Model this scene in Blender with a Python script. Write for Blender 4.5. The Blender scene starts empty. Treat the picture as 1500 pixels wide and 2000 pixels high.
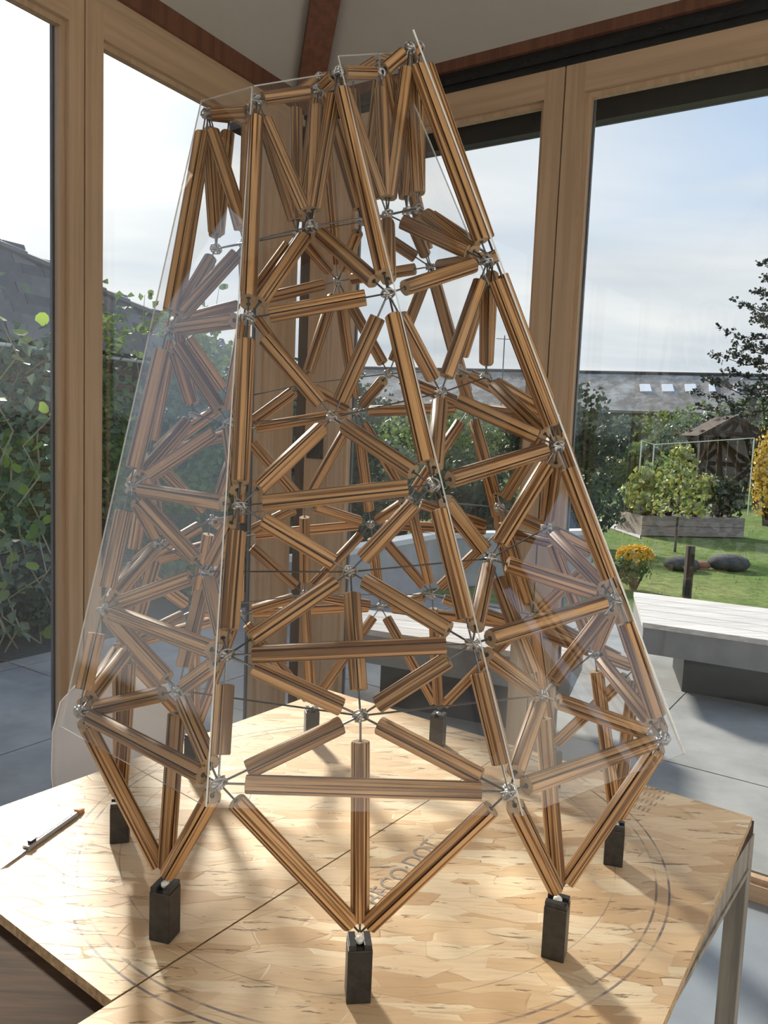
import bpy, bmesh, math, random
from mathutils import Vector, Matrix, Quaternion
random.seed(7)
SC = bpy.context.scene
COL = SC.collection
ZT = 0.81            # upper face of the strand board above the room floor
ZP = 0.06            # terrace level
V = Vector

# ============================================================ camera, sky, sun, exposure
FPX = 1550.0
CAMP = V((0.0, -1.5287, 0.80 + ZT))
AX_R = V((0.99918, 0.00144, 0.04042)); AX_U = V((-0.04036, 0.10154, 0.99401)); AX_F = V((0.00267, 0.99483, -0.10151))
cam_d = bpy.data.cameras.new('camera')
cam_d.sensor_fit = 'VERTICAL'; cam_d.sensor_height = 24.0; cam_d.lens = 24.0 * FPX / 2000.0
cam_d.clip_start = 0.02; cam_d.clip_end = 500
cam = bpy.data.objects.new('camera', cam_d); COL.objects.link(cam)
m3 = Matrix((AX_R, AX_U, -AX_F)).transposed().to_4x4(); m3.translation = CAMP
cam.matrix_world = m3
SC.camera = cam
SC.view_settings.view_transform = 'Standard'; SC.view_settings.look = 'None'
SC.view_settings.gamma = 1.0; SC.view_settings.use_curve_mapping = False
SC.view_settings.exposure = 0.08
SC.cycles.max_bounces = 10; SC.cycles.transparent_max_bounces = 32
SC.cycles.diffuse_bounces = 3; SC.cycles.glossy_bounces = 4; SC.cycles.sample_clamp_indirect = 6.0
SC.cycles.caustics_reflective = False; SC.cycles.caustics_refractive = False

SUN_AZ, SUN_EL = math.radians(-26.0), math.radians(29.0)
SUN_DIR = V((math.sin(SUN_AZ) * math.cos(SUN_EL), math.cos(SUN_AZ) * math.cos(SUN_EL), math.sin(SUN_EL)))

class NT:
    """small node-tree helper"""
    def __init__(self, tree): self.t = tree; tree.nodes.clear()
    def n(self, kind, **kw):
        nd = self.t.nodes.new('ShaderNode' + kind)
        ins = kw.pop('ins', {})
        for k, v in kw.items(): setattr(nd, k, v)
        for k, v in ins.items():
            if isinstance(v, bpy.types.NodeSocket): self.t.links.new(v, nd.inputs[k])
            else: nd.inputs[k].default_value = v
        return nd
    def math(self, op, a, b=None, clamp=False):
        i = {0: a}
        if b is not None: i[1] = b
        return self.n('Math', operation=op, use_clamp=clamp, ins=i).outputs[0]
    def mix(self, fac, a, b, mode='MIX'):
        nd = self.n('Mix', data_type='RGBA', blend_type=mode)
        for k, v in ((0, fac), (6, a), (7, b)):
            if isinstance(v, bpy.types.NodeSocket): self.t.links.new(v, nd.inputs[k])
            else: nd.inputs[k].default_value = v if k == 0 else (tuple(v) + (1.0,))[:4]
        return nd.outputs[2]
    def ramp(self, fac, stops, interp='LINEAR'):
        nd = self.n('ValToRGB', ins={0: fac}); cr = nd.color_ramp; cr.interpolation = interp
        while len(cr.elements) < len(stops): cr.elements.new(0.5)
        for e, (p, c) in zip(cr.elements, stops):
            e.position = p; e.color = (c, c, c, 1) if not isinstance(c, tuple) else c + (1,)
        return nd.outputs[0]
    def map(self, vec, scale=(1, 1, 1), rot=(0, 0, 0), loc=(0, 0, 0)):
        return self.n('Mapping', ins={0: vec, 1: loc, 2: rot, 3: scale}).outputs[0]
    def noise(self, vec, scale=5, detail=3, rough=0.5, dist=0.0):
        return self.n('TexNoise', ins={'Vector': vec, 'Scale': scale, 'Detail': detail, 'Roughness': rough, 'Distortion': dist}).outputs[0]

world = bpy.data.worlds.new('sky'); SC.world = world; world.use_nodes = True
w = NT(world.node_tree)
tc = w.n('TexCoord').outputs['Generated']
sep = w.n('SeparateXYZ', ins={0: tc})
zz = w.math('MAXIMUM', sep.outputs[2], 0.02)
flat = w.n('CombineXYZ', ins={0: w.math('DIVIDE', sep.outputs[0], w.math('ADD', zz, 0.18)),
                              1: w.math('DIVIDE', sep.outputs[1], w.math('ADD', zz, 0.18)), 2: 0.0}).outputs[0]
cl = w.noise(w.map(flat, (0.7, 1.1, 1), (0, 0, 0.35), (3.1, 1.7, 0)), 1.1, 5, 0.5, 0.3)
cl2 = w.noise(w.map(flat, (0.5, 1.3, 1), (0, 0, 0.20), (0.4, 5.2, 0)), 1.2, 4, 0.5, 0.2)
blue = w.ramp(zz, [(0.0, (0.62, 0.70, 0.78)), (0.12, (0.55, 0.70, 0.86)), (0.33, (0.42, 0.63, 0.95)), (0.8, (0.30, 0.48, 0.84))])
grey = w.mix(w.ramp(cl2, [(0.30, 0.0), (0.66, 1.0)]), (0.56, 0.64, 0.72), (0.94, 0.94, 0.92))
cover = w.ramp(cl, [(0.42, 0.0), (0.66, 1.0)])
low = w.ramp(zz, [(0.0, 1.0), (0.20, 0.9), (0.31, 0.15), (1.0, 0.05)])
sunw = w.n('VectorMath', operation='DOT_PRODUCT', ins={0: tc, 1: SUN_DIR}).outputs[1]
nearsun = w.ramp(sunw, [(0.55, 0.0), (0.90, 1.0)])
cov = w.math('MAXIMUM', w.math('MAXIMUM', low, nearsun), w.math('MULTIPLY', cover, 0.7))
skyc = w.mix(cov, blue, grey)
g1 = w.math('MULTIPLY', w.math('POWER', w.math('MAXIMUM', sunw, 0.0), 26.0), 0.45)
g2 = w.math('MULTIPLY', w.math('POWER', w.math('MAXIMUM', sunw, 0.0), 90.0), 2.2)
glow = w.math('ADD', g1, g2)
skyc = w.mix(1.0, skyc, w.n('CombineColor', ins={0: glow, 1: glow, 2: w.math('MULTIPLY', glow, 0.92)}).outputs[0], 'ADD')
ground = w.ramp(sep.outputs[2], [(0.0, 0.0), (0.01, 1.0)])
skyc = w.mix(ground, (0.12, 0.14, 0.10), skyc)
bg = w.n('Background', ins={0: skyc, 1: 1.0})
w.t.links.new(bg.outputs[0], w.n('OutputWorld').inputs[0])

sun_d = bpy.data.lights.new('sun', 'SUN'); sun_d.energy = 7.5; sun_d.angle = math.radians(6.0); sun_d.color = (1.0, 0.93, 0.82)
sun = bpy.data.objects.new('sun', sun_d); COL.objects.link(sun)
sun.rotation_euler = SUN_DIR.to_track_quat('Z', 'Y').to_euler(); sun.location = (-4, 8, 6)

# unseen fill lamps added behind the camera to brighten the room: they light plaster and ceiling, never the model directly
def fill_lamp(loc, aim, power, sx, sy):
    d = bpy.data.lights.new('bounce_fill', 'AREA'); d.energy = power; d.shape = 'RECTANGLE'; d.size = sx; d.size_y = sy; d.color = (1.0, 0.96, 0.90)
    o = bpy.data.objects.new('bounce_fill', d); COL.objects.link(o); o.location = loc
    o.rotation_euler = (V(loc) - V(aim)).to_track_quat('Z', 'Y').to_euler()
fill_lamp((0.9, -2.9, 2.3), (1.0, -4.4, 0.2), 60, 1.8, 0.5)
fill_lamp((-0.9, -2.2, 2.3), (-1.9, -3.4, 0.2), 50, 1.6, 0.5)
fill_lamp((2.0, -1.9, 2.3), (3.0, -2.6, 0.2), 55, 1.6, 0.5)

# ============================================================ helpers
def ray(px, py):
    d = AX_R * ((px - 750) / FPX) + AX_U * (-(py - 1000) / FPX) + AX_F
    return d
def on_z(px, py, z):
    d = ray(px, py); t = (z - CAMP.z) / d.z; return CAMP + d * t
def on_plane(px, py, p0, n):
    d = ray(px, py); return CAMP + d * ((p0 - CAMP).dot(n) / d.dot(n))
def at_y(px, py, y):
    d = ray(px, py); return CAMP + d * ((y - CAMP.y) / d.y)

def tag(o, label=None, cat=None, group=None, kind=None):
    if label: o['label'] = label
    if cat: o['category'] = cat
    if group: o['group'] = group
    if kind: o['kind'] = kind
    return o
def empty(name, loc=(0, 0, 0), label=None, cat=None, group=None, kind=None):
    o = bpy.data.objects.new(name, None); COL.objects.link(o); o.location = loc; o.empty_display_size = 0.05
    return tag(o, label, cat, group, kind)
def wloc(o):
    p = V((0, 0, 0))
    while o is not None: p = p + V(o.location); o = o.parent
    return p

class MB:
    def __init__(self): self.v = []; self.f = []; self.m = []
    def face(self, idx, m=0): self.f.append(tuple(idx)); self.m.append(m)
    def hexa(self, P, m=0):
        b = len(self.v); self.v += [V(p) for p in P]
        for q in ((0, 3, 2, 1), (4, 5, 6, 7), (0, 1, 5, 4), (1, 2, 6, 5), (2, 3, 7, 6), (3, 0, 4, 7)):
            self.face([b + i for i in q], m)
        return self
    def obox(self, o, a, b, c, m=0):
        """box from corner o along the vectors a, b, c"""
        o, a, b, c = V(o), V(a), V(b), V(c)
        if a.cross(b).dot(c) < 0: a, b = b, a
        return self.hexa([o, o + a, o + a + b, o + b, o + c, o + a + c, o + a + b + c, o + b + c], m)
    def box(self, c, h, m=0):
        c, h = V(c), V(h)
        return self.obox(c - h, (2 * h.x, 0, 0), (0, 2 * h.y, 0), (0, 0, 2 * h.z), m)
    def prism(self, poly, d, m=0, mcap=None):
        """polygon (list of points) extruded by vector d"""
        b = len(self.v); n = len(poly); d = V(d); P = [V(p) for p in poly]
        nrm = V((0, 0, 0))
        for i in range(n): nrm += P[i].cross(P[(i + 1) % n])
        if nrm.dot(d) < 0: P.reverse()
        self.v += P + [p + d for p in P]
        mc = m if mcap is None else mcap
        self.face([b + i for i in reversed(range(n))], mc); self.face([b + n + i for i in range(n)], mc)
        for i in range(n):
            j = (i + 1) % n; self.face((b + i, b + j, b + n + j, b + n + i), m)
        return self
    def tube(self, pts, r, n=8, m=0, caps=True):
        pts = [V(p) for p in pts]; rs = r if isinstance(r, (list, tuple)) else [r] * len(pts)
        b = len(self.v); up = None
        for i, p in enumerate(pts):
            t = (pts[min(i + 1, len(pts) - 1)] - pts[max(i - 1, 0)]).normalized()
            if up is None: up = t.orthogonal().normalized()
            up = (up - t * up.dot(t)).normalized(); sd = t.cross(up)
            for k in range(n):
                a = 2 * math.pi * k / n; self.v.append(p + (up * math.cos(a) + sd * math.sin(a)) * rs[i])
        for i in range(len(pts) - 1):
            for k in range(n):
                k2 = (k + 1) % n; self.face((b + i * n + k, b + i * n + k2, b + (i + 1) * n + k2, b + (i + 1) * n + k), m)
        if caps:
            self.face([b + k for k in reversed(range(n))], m); e = b + (len(pts) - 1) * n
            self.face([e + k for k in range(n)], m)
        return self
    def ball(self, c, r, seg=8, rings=5, m=0, sc=(1, 1, 1)):
        b = len(self.v); c = V(c)
        self.v.append(c + V((0, 0, r * sc[2])))
        for i in range(1, rings):
            th = math.pi * i / rings
            for k in range(seg):
                a = 2 * math.pi * k / seg
                self.v.append(c + V((r * sc[0] * math.sin(th) * math.cos(a), r * sc[1] * math.sin(th) * math.sin(a), r * sc[2] * math.cos(th))))
        self.v.append(c - V((0, 0, r * sc[2])))
        for k in range(seg):
            k2 = (k + 1) % seg; self.face((b, b + 1 + k, b + 1 + k2), m)
            for i in range(rings - 2):
                q = b + 1 + i * seg; self.face((q + k, q + seg + k, q + seg + k2, q + k2), m)
            q = b + 1 + (rings - 2) * seg; self.face((q + k, len(self.v) - 1, q + k2), m)
        return self
    def mesh(self, name, mats, origin=V((0, 0, 0)), smooth=False):
        me = bpy.data.meshes.new(name)
        me.from_pydata([tuple(p - origin) for p in self.v], [], self.f)
        for mt in (mats if isinstance(mats, (list, tuple)) else [mats]): me.materials.append(mt)
        if any(self.m): me.polygons.foreach_set('material_index', self.m)
        if smooth: me.polygons.foreach_set('use_smooth', [True] * len(self.f))
        me.update(); return me
    def build(self, name, mats, parent=None, origin=None, smooth=False, bevel=0.0, seg=2):
        if parent is not None: og = wloc(parent) if origin is None else V(origin)
        else: og = V((0, 0, 0)) if origin is None else V(origin)
        me = self.mesh(name, mats, og, smooth)
        if bevel:
            bm = bmesh.new(); bm.from_mesh(me)
            bmesh.ops.bevel(bm, geom=bm.edges[:], offset=bevel, segments=seg, affect='EDGES', profile=0.6, clamp_overlap=True)
            bm.to_mesh(me); bm.free()
        o = bpy.data.objects.new(name, me); COL.objects.link(o)
        if parent is not None: o.parent = parent; o.location = og - wloc(parent)
        else: o.location = og
        return o
def inst(me, name, loc=(0, 0, 0), parent=None, rot=None, scale=None):
    o = bpy.data.objects.new(name, me); COL.objects.link(o); o.parent = parent; o.location = loc
    if rot is not None:
        o.rotation_mode = 'QUATERNION'; o.rotation_quaternion = rot
    if scale is not None: o.scale = scale
    return o

# ============================================================ materials
def mat(name):
    m = bpy.data.materials.new(name); m.use_nodes = True; return m, NT(m.node_tree)
def fin(t, col, rough=0.5, metal=0.0, bump=None, bstr=0.3, bdist=0.002, spec=0.5, extra=None):
    i = {'Base Color': col if isinstance(col, bpy.types.NodeSocket) else tuple(col) + (1.0,), 'Roughness': rough, 'Metallic': metal, 'Specular IOR Level': spec}
    if extra: i.update(extra)
    if bump is not None: i['Normal'] = t.n('Bump', ins={'Height': bump, 'Strength': bstr, 'Distance': bdist}).outputs[0]
    p = t.n('BsdfPrincipled', ins=i)
    t.t.links.new(p.outputs[0], t.n('OutputMaterial').inputs[0]); return p
def plain(name, col, rough=0.5, metal=0.0, var=0.12, scale=12.0, spec=0.5, bstr=0.15):
    m, t = mat(name); co = t.n('TexCoord').outputs['Object']
    nz = t.noise(co, scale, 5, 0.6)
    c = t.mix(t.ramp(nz, [(0.3, 0.0), (0.7, 1.0)]), tuple(x * (1 - var) for x in col), tuple(min(1, x * (1 + var)) for x in col))
    fin(t, c, rough, metal, nz, bstr, 0.002, spec); return m
def grain(name, light, dark, stretch=(60, 60, 2.5), rough=0.55, amount=0.55, spec=0.3, rnd=0.18, sharp=(0.42, 0.60)):
    """wood with grain running along the object's local z (or as stretched)"""
    m, t = mat(name); co = t.n('TexCoord').outputs['Object']; r = t.n('ObjectInfo').outputs['Random']
    off = t.n('CombineXYZ', ins={0: t.math('MULTIPLY', r, 37.0), 1: t.math('MULTIPLY', r, 17.0), 2: t.math('MULTIPLY', r, 9.0)}).outputs[0]
    co = t.n('VectorMath', operation='ADD', ins={0: co, 1: off}).outputs[0]
    a = t.noise(t.map(co, stretch), 1.0, 3, 0.55, 0.3)
    b = t.noise(t.map(co, tuple(s * 3.1 for s in stretch)), 1.0, 2, 0.5)
    s1 = t.ramp(a, [(sharp[0], 0.0), (sharp[1], 1.0)])
    f = t.math('ADD', t.math('MULTIPLY', s1, amount), t.math('MULTIPLY', b, 0.35), True)
    c = t.mix(f, light, dark)
    c = t.mix(1.0, c, t.ramp(r, [(0.0, 1 - rnd), (1.0, 1 + rnd)]) if False else t.n('CombineColor', ins={0: t.math('ADD', t.math('MULTIPLY', r, 2 * rnd), 1 - rnd), 1: t.math('ADD', t.math('MULTIPLY', r, 2 * rnd), 1 - rnd), 2: t.math('ADD', t.math('MULTIPLY', r, 2 * rnd), 1 - rnd)}).outputs[0], 'MULTIPLY')
    fin(t, c, rough, 0.0, s1, 0.35, 0.001, spec); return m
def clear(name, tint=(0.97, 0.98, 0.98), f0=0.045, gl=1.0):
    m, t = mat(name)
    fc = t.n('LayerWeight', ins={'Blend': 0.5}).outputs['Facing']
    fr = t.math('ADD', t.math('MULTIPLY', t.math('POWER', fc, 5.0), 1 - f0), f0, True)
    g = t.n('BsdfGlossy', ins={'Color': (gl, gl, gl, 1), 'Roughness': 0.0})
    tr = t.n('BsdfTransparent', ins={0: tuple(tint) + (1,)})
    mx = t.n('MixShader', ins={0: fr, 1: tr.outputs[0], 2: g.outputs[0]})
    t.t.links.new(mx.outputs[0], t.n('OutputMaterial').inputs[0]); return m

M = {}
M['dowel'] = grain('striped_dowel_wood', (0.60, 0.355, 0.165), (0.16, 0.075, 0.028), (210, 210, 2.4), 0.5, 0.85, 0.35, 0.16, (0.47, 0.57))
mm, t = mat('pale_end_grain'); co = t.n('TexCoord').outputs['Object']; sp_ = t.n('SeparateXYZ', ins={0: co})
rd = t.math('SQRT', t.math('ADD', t.math('POWER', sp_.outputs[0], 2.0), t.math('POWER', sp_.outputs[1], 2.0)))
fin(t, t.mix(t.math('LESS_THAN', rd, 0.0036), t.mix(t.noise(co, 400, 2), (0.50, 0.36, 0.22), (0.36, 0.24, 0.13)), (0.03, 0.02, 0.015)), 0.8); M['dowel_end'] = mm
M['groove'] = plain('dark_glue_line', (0.07, 0.035, 0.018), 0.8, 0, 0.2, 80)
M['steel'] = plain('bright_steel_wire', (0.42, 0.43, 0.44), 0.28, 1.0, 0.1, 200, bstr=0.0)
M['steel_dark'] = plain('dull_steel_wire', (0.16, 0.165, 0.17), 0.35, 1.0, 0.1, 200, bstr=0.0)
M['solder'] = plain('silvery_joint', (0.50, 0.50, 0.50), 0.35, 0.9, 0.3, 250, bstr=0.5)
M["acrylic"] = clear("clear_acrylic", (0.98, 0.98, 0.98), 0.048)
M['glass'] = clear('window_glass', (0.985, 0.99, 0.985), 0.03)
mm, t = mat('acrylic_edge_glow')  # near-opaque white stands in for light carried along the panel edges
p = t.n('BsdfPrincipled', ins={'Base Color': (0.92, 0.94, 0.93, 1), 'Roughness': 0.2, 'Specular IOR Level': 0.8})
mx = t.n('MixShader', ins={0: 0.85, 1: t.n('BsdfTransparent').outputs[0], 2: p.outputs[0]})
t.t.links.new(mx.outputs[0], t.n('OutputMaterial').inputs[0]); M['acr_edge'] = mm
M['block'] = plain('blackened_steel', (0.035, 0.033, 0.032), 0.42, 0.3, 0.4, 60, bstr=0.3)
M['glue'] = plain('white_glue', (0.75, 0.75, 0.72), 0.4, 0, 0.1, 100)
M['pine'] = grain('oiled_larch_frame', (0.49, 0.345, 0.225), (0.35, 0.235, 0.145), (38, 38, 1.2), 0.5, 0.45, 0.35, 0.03)
M['trim'] = grain('red_brown_trim', (0.17, 0.075, 0.045), (0.09, 0.038, 0.025), (30, 30, 1.5), 0.5, 0.5, 0.3, 0.05)
M['black'] = plain('black_painted_metal', (0.012, 0.012, 0.013), 0.4, 0.2, 0.3, 20)
M['black_gloss'] = plain('black_rail', (0.03, 0.03, 0.032), 0.25, 0.6, 0.3, 20, bstr=0)
M['seal'] = plain('grey_window_seal', (0.10, 0.11, 0.13), 0.5, 0, 0.1, 50)
M['ceiling'] = plain('matt_grey_ceiling', (0.40, 0.37, 0.33), 0.9, 0, 0.05, 2, 0.2, 0.05)
M['plaster'] = plain('white_plaster', (0.72, 0.70, 0.66), 0.9, 0, 0.04, 3, 0.2, 0.1)
M['tile'] = plain('blue_grey_floor', (0.24, 0.27, 0.30), 0.25, 0, 0.12, 3)
M['slab'] = plain('blue_grey_concrete_slab', (0.27, 0.275, 0.27), 0.85, 0, 0.18, 4, 0.15)
M['earth'] = plain('dark_joint_sand', (0.05, 0.05, 0.045), 0.95, 0, 0.3, 20)
M['concrete'] = plain('light_concrete', (0.42, 0.42, 0.41), 0.75, 0, 0.15, 5)
M['old_wood'] = grain('weathered_table_wood', (0.30, 0.265, 0.22), (0.14, 0.12, 0.10), (40, 40, 2), 0.55, 0.6, 0.3, 0.05)
M['dark_top'] = grain('dark_brown_table_top', (0.075, 0.045, 0.028), (0.03, 0.019, 0.013), (3, 30, 60), 0.75, 0.6, 0.1, 0.05)  # brown wood, its colour darkened further for the shadow lying on it
M['shell'] = plain('white_moulded_plastic', (0.78, 0.74, 0.72), 0.4, 0, 0.02, 4, 0.4, 0.0)
M['brick'] = plain('weathered_brick', (0.22, 0.13, 0.09), 0.9, 0, 0.35, 30, 0.2, 0.6)
M['brick2'] = plain('shade_toned_brick', (0.075, 0.065, 0.058), 0.9, 0, 0.35, 30, 0.2, 0.6)  # darkened base colour holds the shade of the wall facing away from the sun
M['mortar'] = plain('grey_mortar', (0.09, 0.085, 0.08), 0.95, 0, 0.2, 30)
mm, t = mat('dark_clay_roof_tile'); co = t.n('TexCoord').outputs['Object']; r_ = t.n('ObjectInfo').outputs['Random']; nz = t.noise(co, 18, 5, 0.7)
fin(t, t.mix(t.math('ADD', t.math('MULTIPLY', r_, 0.6), t.math('MULTIPLY', nz, 0.5), True), (0.085, 0.078, 0.08), (0.27, 0.245, 0.235)), 0.8, 0, nz, 0.6); M['rooftile'] = mm
M['sleeper'] = grain('grey_weathered_sleeper', (0.075, 0.07, 0.062), (0.022, 0.021, 0.02), (3, 40, 40), 0.9, 0.7, 0.05, 0.2)
M['planter'] = grain('pale_planter_board', (0.36, 0.30, 0.26), (0.22, 0.18, 0.15), (3, 40, 40), 0.8, 0.5, 0.2, 0.1)
M['deckwood'] = grain('bleached_deck_board', (0.62, 0.60, 0.57), (0.42, 0.40, 0.38), (2.5, 40, 40), 0.7, 0.6, 0.2, 0.08)
M['deckside'] = plain('grey_deck_fascia', (0.20, 0.205, 0.21), 0.7, 0, 0.15, 6)
M['barnwall'] = plain('barn_wall', (0.24, 0.22, 0.17), 0.9, 0, 0.25, 2)
M['redwall'] = plain('brick_red_wall', (0.30, 0.13, 0.09), 0.9, 0, 0.2, 6)
M['skylight'] = plain('bright_roof_light', (0.85, 0.86, 0.86), 0.3, 0, 0.03, 3)
M['gutter'] = plain('white_gutter', (0.75, 0.75, 0.73), 0.4, 0, 0.05, 3)
M['bark'] = plain('tree_bark', (0.07, 0.05, 0.035), 0.9, 0, 0.3, 30)
M['stem'] = plain('dry_vine_stem', (0.30, 0.27, 0.17), 0.8, 0, 0.2, 30)
M['postwood'] = grain('dark_post_wood', (0.075, 0.06, 0.05), (0.035, 0.028, 0.024), (40, 40, 3), 0.8, 0.5, 0.2, 0.05)
M['stone'] = plain('dark_garden_stone', (0.09, 0.09, 0.085), 0.9, 0, 0.35, 12, 0.2, 0.6)
M['whitewire'] = plain('white_netting_pole', (0.65, 0.66, 0.62), 0.5, 0, 0.05, 5)
M['knife'] = plain('brushed_knife_steel', (0.50, 0.48, 0.46), 0.5, 0.8, 0.1, 80, bstr=0.1)
M['orange'] = plain('orange_plastic_tip', (0.62, 0.30, 0.12), 0.45, 0, 0.1, 40)
M['ink'] = plain('grey_stamp_ink', (0.34, 0.31, 0.27), 0.9, 0, 0.3, 120)
def leafmat(name, a, b, trans=0.35):
    m, t = mat(name); g = t.n('NewGeometry').outputs['Random Per Island']
    c = t.mix(g, a, b)
    d = t.n('BsdfPrincipled', ins={'Base Color': c, 'Roughness': 0.5, 'Specular IOR Level': 0.4})
    tr = t.n('BsdfTranslucent', ins={0: c})
    mx = t.n('MixShader', ins={0: trans, 1: d.outputs[0], 2: tr.outputs[0]})
    t.t.links.new(mx.outputs[0], t.n('OutputMaterial').inputs[0]); return m
M['leaf_lime'] = leafmat('lime_leaf', (0.36, 0.44, 0.08), (0.22, 0.36, 0.07), 0.5)
M['leaf_mid'] = leafmat('mid_green_leaf', (0.10, 0.17, 0.05), (0.20, 0.27, 0.09), 0.35)
M['leaf_dark'] = leafmat('dark_green_leaf', (0.022, 0.045, 0.022), (0.06, 0.095, 0.045), 0.2)
M['leaf_grey'] = leafmat('grey_green_leaf', (0.09, 0.14, 0.10), (0.17, 0.23, 0.15), 0.25)
M['leaf_yellow'] = leafmat('yellow_green_leaf', (0.36, 0.36, 0.11), (0.22, 0.30, 0.08), 0.35)
M['leaf_gold'] = leafmat('golden_leaf', (0.62, 0.42, 0.05), (0.50, 0.36, 0.06), 0.3)
M['blossom'] = leafmat('orange_yellow_blossom', (0.75, 0.42, 0.02), (0.70, 0.50, 0.05), 0.3)
M['needle'] = leafmat('dark_conifer_needle', (0.022, 0.035, 0.028), (0.05, 0.07, 0.055), 0.1)

# lawn
mm, t = mat('mown_lawn'); co = t.n('TexCoord').outputs['Object']
n1 = t.noise(co, 0.45, 4, 0.6); n2 = t.noise(t.map(co, (1, 1, 1)), 9.0, 6, 0.75)
c = t.mix(t.ramp(n1, [(0.35, 0.0), (0.65, 1.0)]), (0.10, 0.20, 0.035), (0.21, 0.26, 0.085))
c = t.mix(t.ramp(n2, [(0.42, 0.0), (0.60, 0.85)]), c, (0.085, 0.115, 0.04))
fin(t, c, 0.9, 0, n2, 0.8, 0.05, 0.1); M['lawn'] = mm
# barn roof
mm, t = mat('lichened_barn_roof'); co = t.n('TexCoord').outputs['Object']
n1 = t.noise(t.map(co, (1, 1, 0.5)), 0.9, 7, 0.75); n2 = t.noise(co, 0.25, 3, 0.6)
c = t.mix(t.ramp(n1, [(0.42, 0.0), (0.62, 1.0)]), (0.20, 0.18, 0.155), (0.50, 0.49, 0.46))
c = t.mix(t.ramp(n2, [(0.45, 0.0), (0.7, 0.6)]), c, (0.27, 0.25, 0.22))
fin(t, c, 0.85, 0, n1, 0.3, 0.02, 0.2); M['barnroof'] = mm
# oriented strand board with pencilled setting-out circles
mm, t = mat('oriented_strand_board'); co = t.n('TexCoord').outputs['Object']
warp = t.n('TexNoise', ins={'Vector': co, 'Scale': 9.0, 'Detail': 3.0}).outputs[1]
wv = t.n('VectorMath', operation='MULTIPLY_ADD', ins={0: warp, 1: (0.03, 0.03, 0.0), 2: co}).outputs[0]
cols = None; edges = None
for i, (rz, sx, sy) in enumerate(((0.55, 4.5, 15), (1.35, 7, 24), (-0.35, 6, 20), (0.85, 9, 34))):
    mp = t.map(wv, (sx, sy, 0.001), (0, 0, rz), (i * 3.7, i * 1.3, 0))
    vo = t.n('TexVoronoi', ins={'Vector': mp, 'Scale': 1.0}); ve = t.n('TexVoronoi', feature='DISTANCE_TO_EDGE', ins={'Vector': mp, 'Scale': 1.0})
    cc = t.ramp(t.n('SeparateColor', ins={0: vo.outputs['Color']}).outputs[0], [(0.0, (0.60, 0.40, 0.22)), (0.35, (0.72, 0.53, 0.32)), (0.7, (0.78, 0.61, 0.40)), (1.0, (0.84, 0.71, 0.50))])
    ee = t.ramp(ve.outputs['Distance'], [(0.0, 0.0), (0.018, 1.0)])
    if cols is None: cols, edges = cc, ee
    else:
        pick = t.ramp(t.n('SeparateColor', ins={0: vo.outputs['Color']}).outputs[1], [(0.60, 0.0), (0.61, 1.0)])
        cols = t.mix(pick, cols, cc); edges = t.mix(pick, edges, ee)
fib = t.noise(t.map(wv, (14, 160, 1), (0, 0, 0.6)), 1.0, 3, 0.6)
cols = t.mix(t.ramp(fib, [(0.45, 0.0), (0.75, 0.35)]), cols, (0.50, 0.30, 0.14))
cmask = t.noise(co, 6.0, 3, 0.6)
ed = t.math('MULTIPLY', t.math('SUBTRACT', 1.0, edges), t.ramp(cmask, [(0.50, 0.0), (0.66, 0.75)]))
cols = t.mix(ed, cols, (0.20, 0.11, 0.05))
crk = t.noise(t.map(wv, (9, 75, 1), (0, 0, 0.75), (5, 2, 0)), 1.0, 4, 0.7, 0.4)
crk = t.ramp(crk, [(0.61, 0.0), (0.64, 0.75)])
cols = t.mix(crk, cols, (0.13, 0.07, 0.035))
sx = t.n('SeparateXYZ', ins={0: co})
rad = t.math('SQRT', t.math('ADD', t.math('POWER', sx.outputs[0], 2.0), t.math('POWER', sx.outputs[1], 2.0)))
pen = None
for rr, wd, st in ((0.550, 0.0020, 0.85), (0.572, 0.0020, 0.9), (0.478, 0.0011, 0.5)):
    d = t.math('ABSOLUTE', t.math('SUBTRACT', rad, rr)); k = t.math('MULTIPLY', t.math('LESS_THAN', d, wd), st)
    pen = k if pen is None else t.math('MAXIMUM', pen, k)
br = t.noise(co, 14.0, 3, 0.6); pen = t.math('MULTIPLY', pen, t.ramp(br, [(0.38, 0.1), (0.55, 1.0)]))
cols = t.mix(pen, cols, (0.16, 0.13, 0.13))
bh = t.math('SUBTRACT', edges, crk)
fin(t, cols, 0.5, 0, bh, 0.35, 0.0015, 0.35); M['osb'] = mm
M['osb_edge'] = plain('board_edge_strands', (0.40, 0.27, 0.15), 0.8, 0, 0.4, 90, 0.2, 0.8)

# ============================================================ room shell
UP = V((0, 0, 1))
CR = V((-0.432, 2.36, 0)); R = V((0.829, -0.5592, 0)).normalized(); L = V((-0.5014, -0.8652, 0)).normalized()
NR = V((0.5592, 0.829, 0)).normalized(); NL = V((-0.8652, 0.5014, 0)).normalized()
LR, LL = 4.6, 5.4
ZG, ZF, ZC = ZT + 2.099, ZT + 2.205, ZT + 2.315
far = CR + R * LR + L * LL
fl = MB().prism([CR + NR * .1 + NL * .1, CR + R * LR + NR * .1, far, CR + L * LL + NL * .1], (0, 0, -0.1))
tag(fl.build('floor', M['tile']), kind='structure')
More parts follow.
